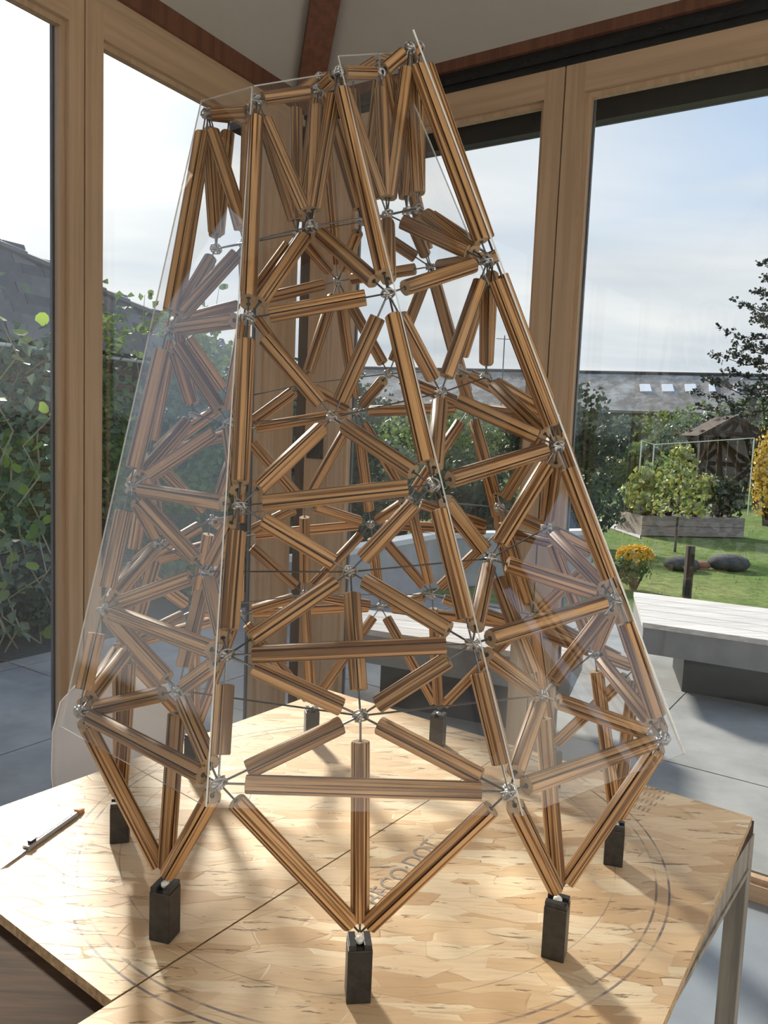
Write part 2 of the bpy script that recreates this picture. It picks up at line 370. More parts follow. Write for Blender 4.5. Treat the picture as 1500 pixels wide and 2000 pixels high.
# sloping ceiling with hips
hgt = 0.62
def room(a, b, z): q = CR + R * a + L * b; return V((q.x, q.y, z))
half = LR / 2
A1, A2 = room(half, half, ZC + hgt * half), room(half, LL - half, ZC + hgt * half)
c00, c10, c11, c01 = room(0, 0, ZC), room(LR, 0, ZC), room(LR, LL, ZC), room(0, LL, ZC)
cb = MB()
for P in ([c00, c10, A1], [c10, c11, A2, A1], [c11, c01, A2], [c01, c00, A1, A2]): cb.prism(P, (0, 0, 0.06))
ce = tag(cb.build('ceiling', M['ceiling']), kind='structure')
def beam(p, q, wd, dp, name='trim_1', m='trim'):
    t = (q - p).normalized(); s = t.cross(UP).normalized() * wd; n = s.cross(t).normalized() * dp
    if n.z > 0: n = -n
    return tag(MB().obox(p - s / 2, q - p, s, n).build(name, M[m]), kind='structure')
hips = [(c00, A1), (c10, A1), (c11, A2), (c01, A2), (A1, A2)]
for i, (p, q) in enumerate(hips): beam(p + V((0, 0, -.004)), q + V((0, 0, -.004)), 0.115, 0.07, 'trim_%d' % (i + 1))
# back walls (solid, white)
def wall(a, b, n, z0, z1, name):
    return tag(MB().obox(a + UP * z0, b - a, n * 0.12, UP * (z1 - z0)).build(name, M['plaster']), kind='structure')
wb = wall(CR + L * LL, far, L, 0, ZC, 'wall_back')
ws = wall(CR + R * LR, far, R, 0, ZC, 'wall_side')
# door in the back wall
bd = empty('door_5', tuple(CR + L * LL + R * 2.6), kind='structure')
MB().obox(CR + L * (LL - .04) + R * 2.6, R * 0.9, L * 0.035, UP * 2.05).build('door_leaf', M['pine'], bd)
MB().tube([CR + L * (LL - .045) + R * 2.68 + UP * 1.02, CR + L * (LL - .1) + R * 2.68 + UP * 1.02, CR + L * (LL - .1) + R * 2.80 + UP * 1.02], 0.009).build('door_handle', M['steel'], bd)

# glazed walls : leaves with frame, glass, seal
def leaf(O, D, N, g0, g1, f0, f1, name, zb=ZP, inset=0.0):
    """frame from f0..f1 along D, glass g0..g1"""
    e = empty(name, tuple(O + D * f0), kind='structure'); dp = 0.075
    fr = MB(); zf0 = zb - 0.07
    o = O - N * 0.0
    fr.obox(o + D * f0 + UP * zf0, D * (g0 - f0), N * dp, UP * (ZF - zf0))
    fr.obox(o + D * g1 + UP * zf0, D * (f1 - g1), N * dp, UP * (ZF - zf0))
    fr.build('stiles', M['pine'], e)
    fr = MB()
    fr.obox(o + D * g0 + UP * ZG, D * (g1 - g0), N * dp, UP * (ZF - ZG))
    fr.obox(o + D * g0 + UP * zf0, D * (g1 - g0), N * dp, UP * (zb - zf0))
    r1 = fr.build('rails', M['pine_h' + ('R' if D is R else 'L')], e)
    bdm = MB(); bw = 0.018; q = o + N * 0.022
    for a, b in ((g0, g0 + bw), (g1 - bw, g1)): bdm.obox(q + D * a + UP * zb, D * (b - a), N * .03, UP * (ZG - zb))
    for a, b in ((zb, zb + bw), (ZG - bw, ZG)): bdm.obox(q + D * (g0 + bw) + UP * a, D * (g1 - g0 - 2 * bw), N * .03, UP * (b - a))
    bdm.build('glazing_bead', M['pine'], e)
    sm = MB(); q = o + N * 0.056; sw = 0.024
    for a, b in ((g0, g0 + sw), (g1 - sw, g1)): sm.obox(q + D * a + UP * zb, D * (b - a), N * .012, UP * (ZG - zb))
    sm.build('rubber_seal', M['seal'], e)
    MB().obox(o + N * 0.044 + D * g0 + UP * zb, D * (g1 - g0), N * 0.006, UP * (ZG - zb)).build('pane', M['glass'], e)
    return e
# horizontally grained timber: rotate the stretch into the wall direction
for key, D in (('R', R), ('L', L)):
    m, t = mat('oiled_larch_rail_' + ('front' if key == 'R' else 'left')); co = t.n('TexCoord').outputs['Object']
    mp = t.map(co, (1, 1, 1), (0, 0, -math.atan2(D.y, D.x)))
    a = t.noise(t.map(mp, (1.2, 38, 38)), 1.0, 3, 0.55, 0.3); b = t.noise(t.map(mp, (4, 110, 110)), 1.0, 2)
    f = t.math('ADD', t.math('MULTIPLY', t.ramp(a, [(0.42, 0.0), (0.60, 1.0)]), 0.45), t.math('MULTIPLY', b, 0.35), True)
    fin(t, t.mix(f, (0.49, 0.345, 0.225), (0.35, 0.235, 0.145)), 0.5, 0, a, 0.2); M['pine_h' + key] = m
leaf(CR, R, NR, 0.275, 1.200, 0.195, 1.279, 'door_1')
leaf(CR, R, NR, 1.363, 2.290, 1.285, 2.370, 'door_2')
leaf(CR, R, NR, 2.455, 3.380, 2.376, 3.460, 'door_3')
leaf(CR, R, NR, 3.545, 4.440, 3.466, 4.520, 'door_4')
leaf(CR, L, NL, 0.247, 1.172, 0.171, 1.247, 'window_1')
leaf(CR, L, NL, 1.312, 2.290, 1.253, 2.352, 'window_2')
leaf(CR, L, NL, 2.418, 3.400, 2.358, 3.460, 'window_3')
leaf(CR, L, NL, 3.530, 4.500, 3.466, 4.570, 'window_4')
tag(MB().obox(CR + L * 4.58, L * (LL - 4.58), NL * .12, UP * ZF).build('wall_left', M['plaster']), kind='structure')
# corner posts
cp = empty('wall_corner', tuple(CR), kind='structure')
MB().obox(CR + R * 0.054, R * 0.139, NR * 0.075, UP * ZF).build('post', M['pine'], cp)
MB().obox(CR + L * 0.030, L * 0.139, NL * 0.075, UP * ZF).build('post', M['pine'], cp)
MB().obox(CR - R * 0.03 + NR * 0.03 + NL * 0.03 * 0, R * 0.1, NR * 0.05, UP * ZF).build('dark_gap', M['postwood'], cp)
MB().obox(CR + R * 0.085 - NR * 0.022 + UP * (ZT + 0.655), R * 0.085, NR * 0.02, UP * 0.10).build('latch_box', M['black'], cp)
# head of right glazed wall: black sliding rail and red-brown trim
hd = empty('trim_6', tuple(CR + UP * ZF), kind='structure')
MB().obox(CR + UP * ZF, R * LR, NR * .12, UP * 0.08).build('head_rail', M['black'], hd)
MB().obox(CR + UP * (ZF + .028) - NR * .012, R * LR, NR * .012, UP * 0.024).build('rail_lip', M['black_gloss'], hd)
MB().obox(CR + UP * (ZF + .080) - NR * .02, R * LR, NR * .14, UP * 0.05).build('moulding', M['trim'], hd)
hl = empty('trim_7', tuple(CR + UP * ZF), kind='structure')
MB().obox(CR + UP * ZF, L * LL, NL * .12, UP * 0.05).build('head_board', M['pine_hL'], hl)
MB().obox(CR + UP * (ZF + .045) - NL * .02, L * LL, NL * .14, UP * 0.085).build('moulding', M['trim'], hl)
# thresholds
tag(MB().obox(CR - NR * 0.01, R * LR, NR * .12, UP * (ZP - .07)).build('threshold_1', M['black'])if False else MB().obox(CR - NR * 0.02 + UP * -.02, R * LR, NR * .14, UP * 0.012).build('trim_8', M['black_gloss']), kind='structure')
# roof overhang seen through the glass of the right wall
ov = empty('eaves', tuple(CR + NR * .2 + UP * (ZT + 2.1)), kind='structure')
MB().obox(CR + R * -0.6 + NR * 0.30 + UP * (ZT + 2.103), R * (LR + 1.0), NR * 0.05, UP * 0.30).build('fascia', M['black'], ov)
MB().obox(CR + R * -0.6 + NR * 0.10 + UP * (ZT + 2.32), R * (LR + 1.0), NR * 0.22, UP * 0.04).build('soffit', M['black'], ov)
MB().obox(CR + R * -0.6 + NR * 0.352 + UP * (ZT + 2.10), R * (LR + 1.0), NR * 0.01, UP * 0.02).build('drip_edge', M['seal'], ov)

# ============================================================ terrace, lawn
tag(MB().box((0, 30, -0.30), (90, 90, 0.1)).build('ground', M['earth']), kind='structure')
def zq(q, z): return V((q.x, q.y, z))
tag(MB().prism([zq(CR + NR * 3.62 - R * 2.16, -.15), zq(CR + NR * 3.62 + R * 60, -.15), zq(CR + NR * 90 + R * 60, -.15), zq(CR + NR * 90 - R * 60, -.15), zq(CR + NR * 3.62 - R * 60, -.15)], UP * (ZP + .143)).build('lawn_1', M['lawn']), kind='structure')
tag(MB().prism([zq(CR + NR * 3.61 - R * 2.16, -.15), zq(CR + NR * 3.61 - R * 60, -.15), zq(CR - NR * 30 - R * 60, -.15), zq(CR - NR * 30 - R * 2.16, -.15)], UP * (ZP + .143)).build('planting_ground', M['earth']), kind='structure')
for nm in ():
    pass
te = empty('terrace', tuple(CR), kind='structure')
tag(MB().prism([CR + NR * .08 + NL * .08 + UP * (ZP - .045), CR + NR * .08 + R * 7 + UP * (ZP - .045), CR + NR * 3.62 + R * 7 + UP * (ZP - .045), CR + NR * 3.62 + NL * 2.15 + UP * (ZP - .045), CR + L * 4.5 + NL * 2.15 + UP * (ZP - .045), CR + L * 4.5 + NL * .08 + UP * (ZP - .045)], (0, 0, 0.012)).build('joint_bed', M['earth'], te))
SL = 1.145
j0 = (V((1.427, 2.221, 0)) - CR)
def slab_at(a0, a1, b0, b1):
    """a along R (positive right), b along outward normal NR measured from the corner"""
    g = 0.004
    P = [CR + R * (a0 + g) + NR * (b0 + g), CR + R * (a1 - g) + NR * (b0 + g), CR + R * (a1 - g) + NR * (b1 - g), CR + R * (a0 + g) + NR * (b1 - g)]
    return MB().prism([p + UP * (ZP - .033) for p in P], UP * (.033 + random.uniform(-.001, .001))).build('paving_slab', M['slab'], te)
offb = j0.dot(NR) % SL; la = V((-1.706, 1.978, 0)) - CR
offa = (la.dot(R)) % SL
bs = [0.10] + [offb + SL * k for k in range(0, 4) if offb + SL * k > .12] ; bs = [b for b in bs if b < 3.7] + [3.62] if bs[-1] < 3.55 else [b for b in bs if b < 3.62] + [3.62]
bs = sorted(set(round(b, 3) for b in bs))
aR = [-2.15] + [offa + SL * k for k in range(-4, 7) if offa + SL * k > -2.10]
for i in range(len(aR) - 1):
    for k in range(len(bs) - 1):
        if bs[k + 1] - bs[k] < .05: continue
        slab_at(aR[i], aR[i + 1], bs[k], bs[k + 1])
# left of the glazed side wall (b negative = alongside the room)
bl = [b for b in [offb - SL * k for k in range(0, 6)]]
bl[0] = 0.10; bl = sorted(bl)
aL = [a for a in aR if a < -0.1] + [-0.10]
for i in range(len(aL) - 1):
    if aL[i + 1] - aL[i] < .05: continue
    for k in range(len(bl) - 1): slab_at(aL[i], aL[i + 1], bl[k], bl[k + 1])

# ============================================================ lattice tower
NODES = {
    'E': [(-0.1753, 0.2965, 1.5636), (-0.3111, 0.2656, 1.5019), (-0.3822, 0.1544, 1.426), (-0.3553, 0.015, 1.3726), (-0.2451, -0.0879, 1.3617), (-0.1052, -0.1054, 1.4054), (0.0161, -0.0293, 1.4838), (0.0357, 0.1036, 1.5487), (-0.0383, 0.2325, 1.5821)],
    'T': [(-0.2215, 0.266, 1.515), (-0.3118, 0.2, 1.4532), (-0.3283, 0.0873, 1.3955), (-0.2635, -0.0195, 1.3688), (-0.1417, -0.0701, 1.3874), (-0.0351, -0.0418, 1.4336), (0.0222, 0.0537, 1.5017), (-0.0035, 0.1705, 1.5467), (-0.0998, 0.2543, 1.5519)],
    'D': [(-0.1252, 0.3833, 1.146), (-0.3287, 0.3165, 1.0772), (-0.4378, 0.1292, 1.0058), (-0.3935, -0.0912, 0.9635), (-0.2248, -0.2416, 0.9692), (-0.0041, -0.2521, 1.0153), (0.1652, -0.1159, 1.0999), (0.2015, 0.1005, 1.1548), (0.0858, 0.2974, 1.1701)],
    'M4': [(-0.2098, 0.2602, 1.2218), (-0.311, 0.1795, 1.1773), (-0.341, 0.0497, 1.1371), (-0.2582, -0.068, 1.1267), (-0.1405, -0.1189, 1.1454), (-0.012, -0.0797, 1.1805), (0.0459, 0.0321, 1.2236), (0.0269, 0.1641, 1.2533), (-0.0688, 0.254, 1.2509)],
    'C': [(-0.073, 0.4476, 0.8447), (-0.341, 0.3556, 0.7878), (-0.4835, 0.1118, 0.7253), (-0.4336, -0.17, 0.6843), (-0.211, -0.3582, 0.681), (0.0729, -0.364, 0.7241), (0.2925, -0.1855, 0.7859), (0.3411, 0.0941, 0.8408), (0.1973, 0.3441, 0.8632)],
    'M3': [(-0.1895, 0.3095, 0.8998), (-0.3347, 0.1889, 0.853), (-0.3658, 0.001, 0.8162), (-0.2679, -0.1666, 0.8029), (-0.0855, -0.2356, 0.8178), (0.0915, -0.1724, 0.8682), (0.1864, -0.0086, 0.9086), (0.1504, 0.1806, 0.9367), (0.0026, 0.306, 0.9302)],
    'B': [(-0.0276, 0.5056, 0.5592), (-0.3447, 0.3951, 0.5294), (-0.5161, 0.106, 0.4991), (-0.4585, -0.2261, 0.4847), (-0.2075, -0.4472, 0.4798), (0.1325, -0.4513, 0.5109), (0.392, -0.2391, 0.5387), (0.4531, 0.0916, 0.5644), (0.2879, 0.3857, 0.572)],
    'M2': [(-0.1855, 0.3621, 0.6186), (-0.3729, 0.1992, 0.5917), (-0.4161, -0.0468, 0.5715), (-0.2791, -0.2612, 0.5625), (-0.0443, -0.3421, 0.5857), (0.1784, -0.2544, 0.601), (0.3123, -0.0365, 0.63), (0.2575, 0.2083, 0.6437), (0.0635, 0.3658, 0.6392)],
    'A': [(0.0063, 0.5515, 0.3336), (-0.3497, 0.4271, 0.3276), (-0.543, 0.103, 0.3259), (-0.481, -0.2697, 0.3229), (-0.2016, -0.5161, 0.3255), (0.1823, -0.521, 0.3315), (0.4717, -0.2837, 0.3224), (0.5434, 0.0876, 0.3301), (0.3594, 0.4171, 0.3304)],
    'M1': [(-0.1842, 0.4184, 0.3872), (-0.4122, 0.2196, 0.3835), (-0.4591, -0.0793, 0.3843), (-0.303, -0.3383, 0.3891), (-0.0187, -0.4363, 0.3964), (0.2603, -0.3276, 0.4006), (0.4121, -0.063, 0.4003), (0.3535, 0.2341, 0.3997), (0.1339, 0.4245, 0.3973)],
    'F': [(-0.159, 0.4492, 0.0937), (-0.4111, 0.2431, 0.0938), (-0.477, -0.0775, 0.0867), (-0.313, -0.3607, 0.096), (-0.007, -0.4762, 0.0954), (0.2958, -0.3682, 0.1005), (0.4671, -0.0899, 0.0858), (0.4134, 0.2324, 0.0941), (0.1666, 0.4449, 0.0938)],
}
def nd(r, s):
    return V(NODES[r][(s + 4) % 9]) + V((0, 0, ZT))
tower = empty('lattice_tower', (0, 0, ZT), 'tapering nine-sided lattice tower model of striped wooden dowels and steel wire with clear acrylic panels', 'tower model')
RD, GAP = 0.0132, 0.033
_sm = {}
def dowel_mesh(l, r=RD):
    k = (round(l, 3), r)
    if k in _sm: return _sm[k]
    n = 18; ring = []; gf = []
    for i in range(n):
        a = 2 * math.pi * i / n; rr = r * (0.985 + 0.045 * math.cos(6 * a))
        if i in (0, 5, 9, 14):     # fine dark joints where the laths of the bundle meet
            for da, f in ((-.085, .99), (0, .80), (.085, .99)):
                if f < .9: gf += [len(ring) - 1, len(ring)]
                ring.append((math.cos(a + da) * r * f, math.sin(a + da) * r * f))
        else: ring.append((math.cos(a) * rr, math.sin(a) * rr))
    N = len(ring); mb = MB(); h = l / 2; c = 0.0012
    for z, s in ((-h, .93), (-h + c, 1.0), (h - c, 1.0), (h, .93)):
        for x, y in ring: mb.v.append(V((x * s, y * s, z)))
    for j in range(3):
        for i in range(N):
            i2 = (i + 1) % N; mb.face((j * N + i, j * N + i2, (j + 1) * N + i2, (j + 1) * N + i), 2 if i in gf else 0)
    for z0, rev in ((0, True), (3 * N, False)):
        mb.v.append(V((0, 0, -h if rev else h))); ci = len(mb.v) - 1
        for i in range(N):
            i2 = (i + 1) % N
            mb.face((ci, z0 + i2, z0 + i) if rev else (ci, z0 + i, z0 + i2), 1)
    me = mb.mesh('dowel', [M['dowel'], M['dowel_end'], M['groove']])
    me.polygons.foreach_set('use_smooth', [m == 0 for m in mb.m])
    try:
        me.set_sharp_from_angle(angle=math.radians(38))
    except Exception: pass
    _sm[k] = me; return me
_pm = {}
def pin_mesh(l, r):
    k = (round(l, 3), r)
    if k not in _pm: _pm[k] = MB().tube([(0, 0, -l / 2), (0, 0, l / 2)], r, 6).mesh('wire', M['steel_dark'])
    return _pm[k]
nstrut = 0
def strut(a, b, ga=GAP, gb=GAP, r=RD, off=V((0, 0, 0))):
    global nstrut
    d = b - a; l = d.length; t = d.normalized(); nstrut += 1
    ln = l - ga - gb
    if ln < 0.02: return
    q = t.to_track_quat('Z', 'Y') @ Quaternion((0, 0, 1), random.uniform(0, 2 * math.pi))
    mid = a + t * (ga + ln / 2) + off
    o = inst(dowel_mesh(ln, r), 'dowel', tuple(mid - wloc(tower)), tower, q)
    p = inst(pin_mesh(l - 0.004, 0.0016), 'wire', (0, 0, (l / 2 - (ga + ln / 2))), o, Quaternion())
    return o
def rod(a, b, r=0.0015):
    d = b - a; q = d.normalized().to_track_quat('Z', 'Y')
    return inst(pin_mesh(d.length, r), 'tie_wire', tuple((a + b) / 2 - wloc(tower)), tower, q)
hubm = MB().ball((0, 0, 0), 0.0058, 8, 5)
for k in range(5):
    v = V((random.uniform(-1, 1), random.uniform(-1, 1), random.uniform(-1, 1))).normalized() * 0.011
    hubm.tube([v * -1, v * 0.2, v], [0.0022, 0.003, 0.0022], 6)
for k in range(2):   # bent wire loops of the knot
    ax = V((random.uniform(-1, 1), random.uniform(-1, 1), random.uniform(-1, 1))).normalized(); u = ax.orthogonal().normalized(); w_ = ax.cross(u)
    hubm.tube([(u * math.cos(2 * math.pi * i / 9) + w_ * math.sin(2 * math.pi * i / 9)) * 0.011 for i in range(10)], 0.0015, 5)
hub_me = hubm.mesh('hub', M['solder'], smooth=True)
def outward(r, s):
    p = nd(r, s); c = V((0, 0, 0))
    for k in range(9): c += nd(r, k - 4) / 9
    o = p - c; return o.normalized()
RINGS = ['A', 'B', 'C', 'D', 'E']
for s in range(-4, 5):
    s1 = s + 1
    for a, b in zip(RINGS[:-1], RINGS[1:]):       # corner posts, slightly outside the knots
        o = (outward(a, s) + outward(b, s)).normalized() * 0.002
        strut(nd(a, s), nd(b, s), 0.037, 0.040, 0.0142, o)
    for r in 'ABCD': strut(nd(r, s), nd(r, s1), 0.036, 0.036)
    strut(nd('E', s), nd('T', s), 0.014, 0.014, 0.0115); strut(nd('T', s), nd('E', s1), 0.014, 0.014, 0.0115)
    for mr, lo, hi in (('M1', 'A', 'B'), ('M2', 'B', 'C'), ('M3', 'C', 'D'), ('M4', 'D', 'E')):
        for cr in (lo, hi):
            strut(nd(mr, s), nd(cr, s), 0.030, 0.040); strut(nd(mr, s), nd(cr, s1), 0.030, 0.040)
        rod(nd(mr, s), nd(mr, s1))
    strut(nd('M1', s), nd('M2', s), 0.036, 0.034)
    strut(nd('M4', s), nd('T', s), 0.030, 0.030)
    f = nd('F', s)
    strut(f, nd('M1', s), 0.018, 0.036); strut(f, nd('A', s), 0.020, 0.034); strut(f, nd('A', s1), 0.020, 0.034)
    for r in RINGS + ['M1', 'M2', 'M3', 'M4', 'T']:
        inst(hub_me, 'wire_knot', tuple(nd(r, s) - wloc(tower)), tower, Quaternion((random.random(), random.random(), random.random(), random.random())).normalized())
# feet: blackened steel blocks with a notch on top where the wires are set in glue
def foot(s):
    f = nd('F', s); b = V((f.x, f.y, ZT)); a = math.atan2(f.y, f.x) + random.uniform(-.15, .15) + (0.5 if s in (-1, 1) else 0)
    ux = V((math.cos(a), math.sin(a), 0)) * 0.0175; uy = V((-math.sin(a), math.cos(a), 0)) * 0.0175
    top = f.z - ZT - 0.006
    mb = MB(); mb.obox(b - ux - uy + UP * .0005, ux * 2, uy * 2, UP * (top - .010))
    o = mb.build('foot_block', M['block'], tower, origin=b, bevel=0.002)
    m2 = MB()
    for sg in (-1, 1): m2.obox(b + uy * sg * 0.62 - ux * .95 - uy * .30 + UP * (top - .012), ux * 1.9, uy * 0.6, UP * 0.010)
    m2.build('notched_top', M['block'], o, bevel=0.0008)
    MB().ball(f - UP * 0.010, 0.0075, 8, 5, sc=(1, 1, .8)).build('glue_blob', M['glue'] if s in (0, -1, 1) else M['solder'], o, smooth=True)
for s in range(-4, 5): foot(s)
# clear acrylic panels on the four front faces, set just outside the knots
def gcorner(s):
    a, e = nd('A', s), nd('E', s); oa = outward('A', s); oa.z = 0; oe = outward('E', s)
    pa, pe = a + oa.normalized() * 0.024, e + oe * 0.018
    t = (pe - pa).normalized()
    return pa - t * 0.020, pe + t * 0.032
for s in (-1, 0, 1, 2):
    p0, p3 = gcorner(s); p1, p2 = gcorner(s + 1)
    cen = (p0 + p1 + p2 + p3) / 4; n = ((p1 - p0).cross(p3 - p0)).normalized()
    if n.dot(cen - (nd('A', 0) + nd('E', 4)) / 2) < 0: n = -n
    sh = lambda p: cen + (p - cen) * 1.0
    P = [p0, p1, p2, p3]; ins = []
    ex = (p1 - p0).normalized() * 0.0015
    P = [p0 + ex, p1 - ex, p2 - ex, p3 + ex]
    # lift the fourth point into the plane of the other three
    nn = (P[1] - P[0]).cross(P[3] - P[0]).normalized(); P[2] = P[2] - nn * (P[2] - P[0]).dot(nn)
    MB().prism(P, nn * (0.003 if nn.dot(n) > 0 else -0.003), 1, 0).build('acrylic_panel', [M['acrylic'], M['acr_edge']], tower, origin=cen)

# ============================================================ table and boards
BC = V((-0.145, 0.85, 0)); E1 = V((0.799, -0.6013, 0)); E2 = V((-0.6013, -0.799, 0))
def tb(a, b, z=0.0): q = BC + E1 * a + E2 * b; return V((q.x, q.y, z))
def board(poly, label):
    mb = MB().prism([tb(a, b, ZT - .018) for a, b in poly], UP * .018, 1, 0)
    o = mb.build('strand_board', [M['osb'], M['osb_edge']], origin=(0, 0, ZT), bevel=0)
    return tag(o, label, 'board', 'strand boards under the tower')
bA = board([(0, 0), (0.6435, 0), (0.6515, 1.203), (0.0, 1.203)], 'left sheet of pale oriented strand board, with the knife lying on it')
bB = board([(0.6450, 0.0), (1.219, 0.0), (1.300, 1.30), (0.6560, 1.262)], 'right sheet of pale strand board with stamped lettering and pencilled circles')
def stamp(txt, p, ang, size, parent, sx=1.0):
    cu = bpy.data.curves.new('stamp', 'FONT'); cu.body = txt; cu.size = size; cu.extrude = 0.0; cu.align_x = 'LEFT'
    to = bpy.data.objects.new('stamp_tmp', cu); COL.objects.link(to)
    dg = bpy.context.evaluated_depsgraph_get(); me = bpy.data.meshes.new_from_object(to.evaluated_get(dg)); me.name = 'printed_stamp'
    bpy.data.objects.remove(to)
    me.materials.clear(); me.materials.append(M['ink'])
    o = bpy.data.objects.new('printed_stamp', me); COL.objects.link(o); o.parent = parent
    o.location = V((p[0], p[1], 0.0006)); o.rotation_euler = (0, 0, ang); o.scale = (sx, 1, 1); return o
stamp('BECO·DOT', (0.020, -0.262), math.atan2(.86, .50), 0.052, bB, 0.95)
# narrow blocks of printed bars near the right corner
ib = MB()
for k in range(4):
    base = V((0.560 + 0.026 * k, 0.150 + 0.030 * k, ZT + .0006))
    for q in range(6):
        p = base + V((0.010 * q * .8, -0.010 * q * .6, 0)); ib.obox(p, V((.0022, 0, 0)), V((.012, .018, 0)), V((0, 0, .0002)))
ib.build('printed_stamp', M['ink'], bB)
# the table underneath
tt = empty('dining_table', tuple(tb(0.6, 0.9, 0)), 'old dark-topped wooden table with grey weathered frame under the strand boards', 'table')
zt = ZT - .0185; X0, X1, Y0, Y1 = 0.02, 1.222, -0.028, 1.98
MB().prism([tb(X0 + .003, Y0 + .003, zt - .028), tb(X1 - .003, Y0 + .003, zt - .028), tb(X1 - .003, Y1, zt - .028), tb(X0 + .003, Y1, zt - .028)], UP * .028).build('table_top', M['dark_top'], tt)
for a0, a1, b0, b1 in ((X0, X0 + .02, Y0 + .04, Y1 - .04), (X1 - .028, X1 - .002, Y0 + .04, Y1 - .04)):
    MB().prism([tb(a0, b0, zt - .095), tb(a1, b0, zt - .095), tb(a1, b1, zt - .095), tb(a0, b1, zt - .095)], UP * .066).build('apron', M['old_wood'], tt)
MB().prism([tb(X0 + .04, Y0 + .005, zt - .095), tb(X1 - .04, Y0 + .005, zt - .095), tb(X1 - .04, Y0 + .03, zt - .095), tb(X0 + .04, Y0 + .03, zt - .095)], UP * .066).build('apron', M['old_wood'], tt)
MB().prism([tb(X0 + .04, Y1 - .03, zt - .095), tb(X1 - .04, Y1 - .03, zt - .095), tb(X1 - .04, Y1 - .005, zt - .095), tb(X0 + .04, Y1 - .005, zt - .095)], UP * .066).build('apron', M['old_wood'], tt)
for a, b in ((X0, Y0), (X1 - .04, Y0), (X0, Y1 - .04), (X1 - .04, Y1 - .04)):
    MB().prism([tb(a, b, 0), tb(a + .04, b, 0), tb(a + .04, b + .04, 0), tb(a, b + .04, 0)], UP * (zt - .0285)).build('leg', M['old_wood'], tt, bevel=.002)
rl = MB(); rl.prism([tb(X1 - .03, Y0 + .04, zt - .105), tb(X1 + .002, Y0 + .04, zt - .105), tb(X1 + .002, Y1 - .04, zt - .105), tb(X1 - .03, Y1 - .04, zt - .105)], UP * .012)
rl.build('lower_rail', M['old_wood'], tt)
# utility knife
k0, k1 = V((-0.650, -0.190, ZT)), V((-0.589, 0.030, ZT))
kd = (k1 - k0).normalized(); ks = kd.cross(UP).normalized()
kn = empty('utility_knife', tuple((k0 + k1) / 2), 'slim silver utility knife with orange tail cap lying at the left board edge', 'knife')
bd0 = k0 + kd * .062
body = MB()
sec = [(-.0075, 0.0008), (.0075, 0.0008), (.0090, .005), (.0060, .0095), (-.0060, .0095), (-.0090, .005)]
body.prism([bd0 + ks * x + UP * z for x, z in sec], kd * 0.140).build('body', M['knife'], kn)
MB().obox(bd0 + kd * .050 - ks * .0035 + UP * .0096, kd * .080, ks * .006, UP * .0008).build('slot', M['black'], kn)
MB().obox(bd0 + kd * .008 - ks * .004 + UP * .0096, kd * .016, ks * .008, UP * .005).build('slider', M['black'], kn, bevel=.001)
MB().obox(bd0 + kd * .030 - ks * .0035 + UP * .0096, kd * .018, ks * .006, UP * .001).build('colour_strip', M['orange'], kn)
MB().hexa([k1 - kd * .019 - ks * .008 + UP * .001, k1 - ks * .002 + UP * .001, k1 + ks * .004 + UP * .001, k1 - kd * .019 + ks * .008 + UP * .001,
           k1 - kd * .019 - ks * .006 + UP * .010, k1 - ks * .002 + UP * .005, k1 + ks * .004 + UP * .005, k1 - kd * .019 + ks * .006 + UP * .010]).build('tail_cap', M['orange'], kn)
MB().prism([bd0 - ks * .0045 + UP * .004, bd0 + ks * .0045 + UP * .004, bd0 - kd * .052 + ks * .0045 + UP * .004, bd0 - kd * .062 - ks * .0045 + UP * .004], UP * .0008).build('blade', M['steel_dark'], kn)

# ============================================================ white shell chair behind the table
def shell_chair(c, facing, label):
    f = V((math.cos(facing), math.sin(facing), 0)); sdv = V((-f.y, f.x, 0)); r = empty('shell_chair', (c[0], c[1], 0), label, 'chair')
    prof = [(0.235, .435, .19), (.20, .452, .215), (.10, .445, .225), (-.05, .437, .225), (-.15, .445, .222), (-.195, .49, .218), (-.212, .56, .218), (-.226, .66, .216), (-.238, .76, .205), (-.246, .83, .175), (-.249, .856, .135), (-.250, .866, .09)]
    n = 14; mb = MB()
    for lay in (0, 1):
        for (u, z, hw) in prof:
            for i in range(n + 1):
                q = -1 + 2 * i / n; cur = q * q
                up_ = 0.035 * cur if z < .48 else 0.0; fw = 0.055 * cur if z > .48 else 0.0
                p = V((c[0], c[1], 0)) + f * (u + fw) + sdv * (hw * q) + UP * ((z + up_) if z < .48 else z * 1.035)
                if lay: p += (-f if z > .48 else -UP) * 0.006
                mb.v.append(p)
    W = n + 1; S = len(prof) * W
    for j in range(len(prof) - 1):
        for i in range(n):
            a = j * W + i; mb.face((a, a + 1, a + W + 1, a + W)); mb.face((S + a, S + a + W, S + a + W + 1, S + a + 1))
    for j in range(len(prof) - 1):
        for i in (0, n):
            a = j * W + i; q = (a, a + W, S + a + W, S + a); mb.face(q if i == 0 else tuple(reversed(q)))
    for i in range(n):
        for j in (0, len(prof) - 1):
            a = j * W + i; q = (a, S + a, S + a + 1, a + 1); mb.face(q if j == 0 else tuple(reversed(q)))
    mb.build('shell', M['shell'], r, smooth=True)
    for sx, sy in ((1, 1), (1, -1), (-1, 1), (-1, -1)):
        a = V((c[0], c[1], 0)) + f * (.11 * sx) + sdv * (.12 * sy)
        MB().tube([a + UP * .43, a + f * .09 * sx + sdv * .09 * sy + UP * .002], [.014, .009], 8).build('leg', M['pine'], r, smooth=True)
    x = MB()
    for s_ in (1, -1): x.tube([V((c[0], c[1], .30)) + f * .15 + sdv * .16 * s_, V((c[0], c[1], .30)) - f * .15 - sdv * .16 * s_], .004, 6)
    x.build('wire_brace', M['black'], r)
    return r
cc = tb(-0.17, 0.49)
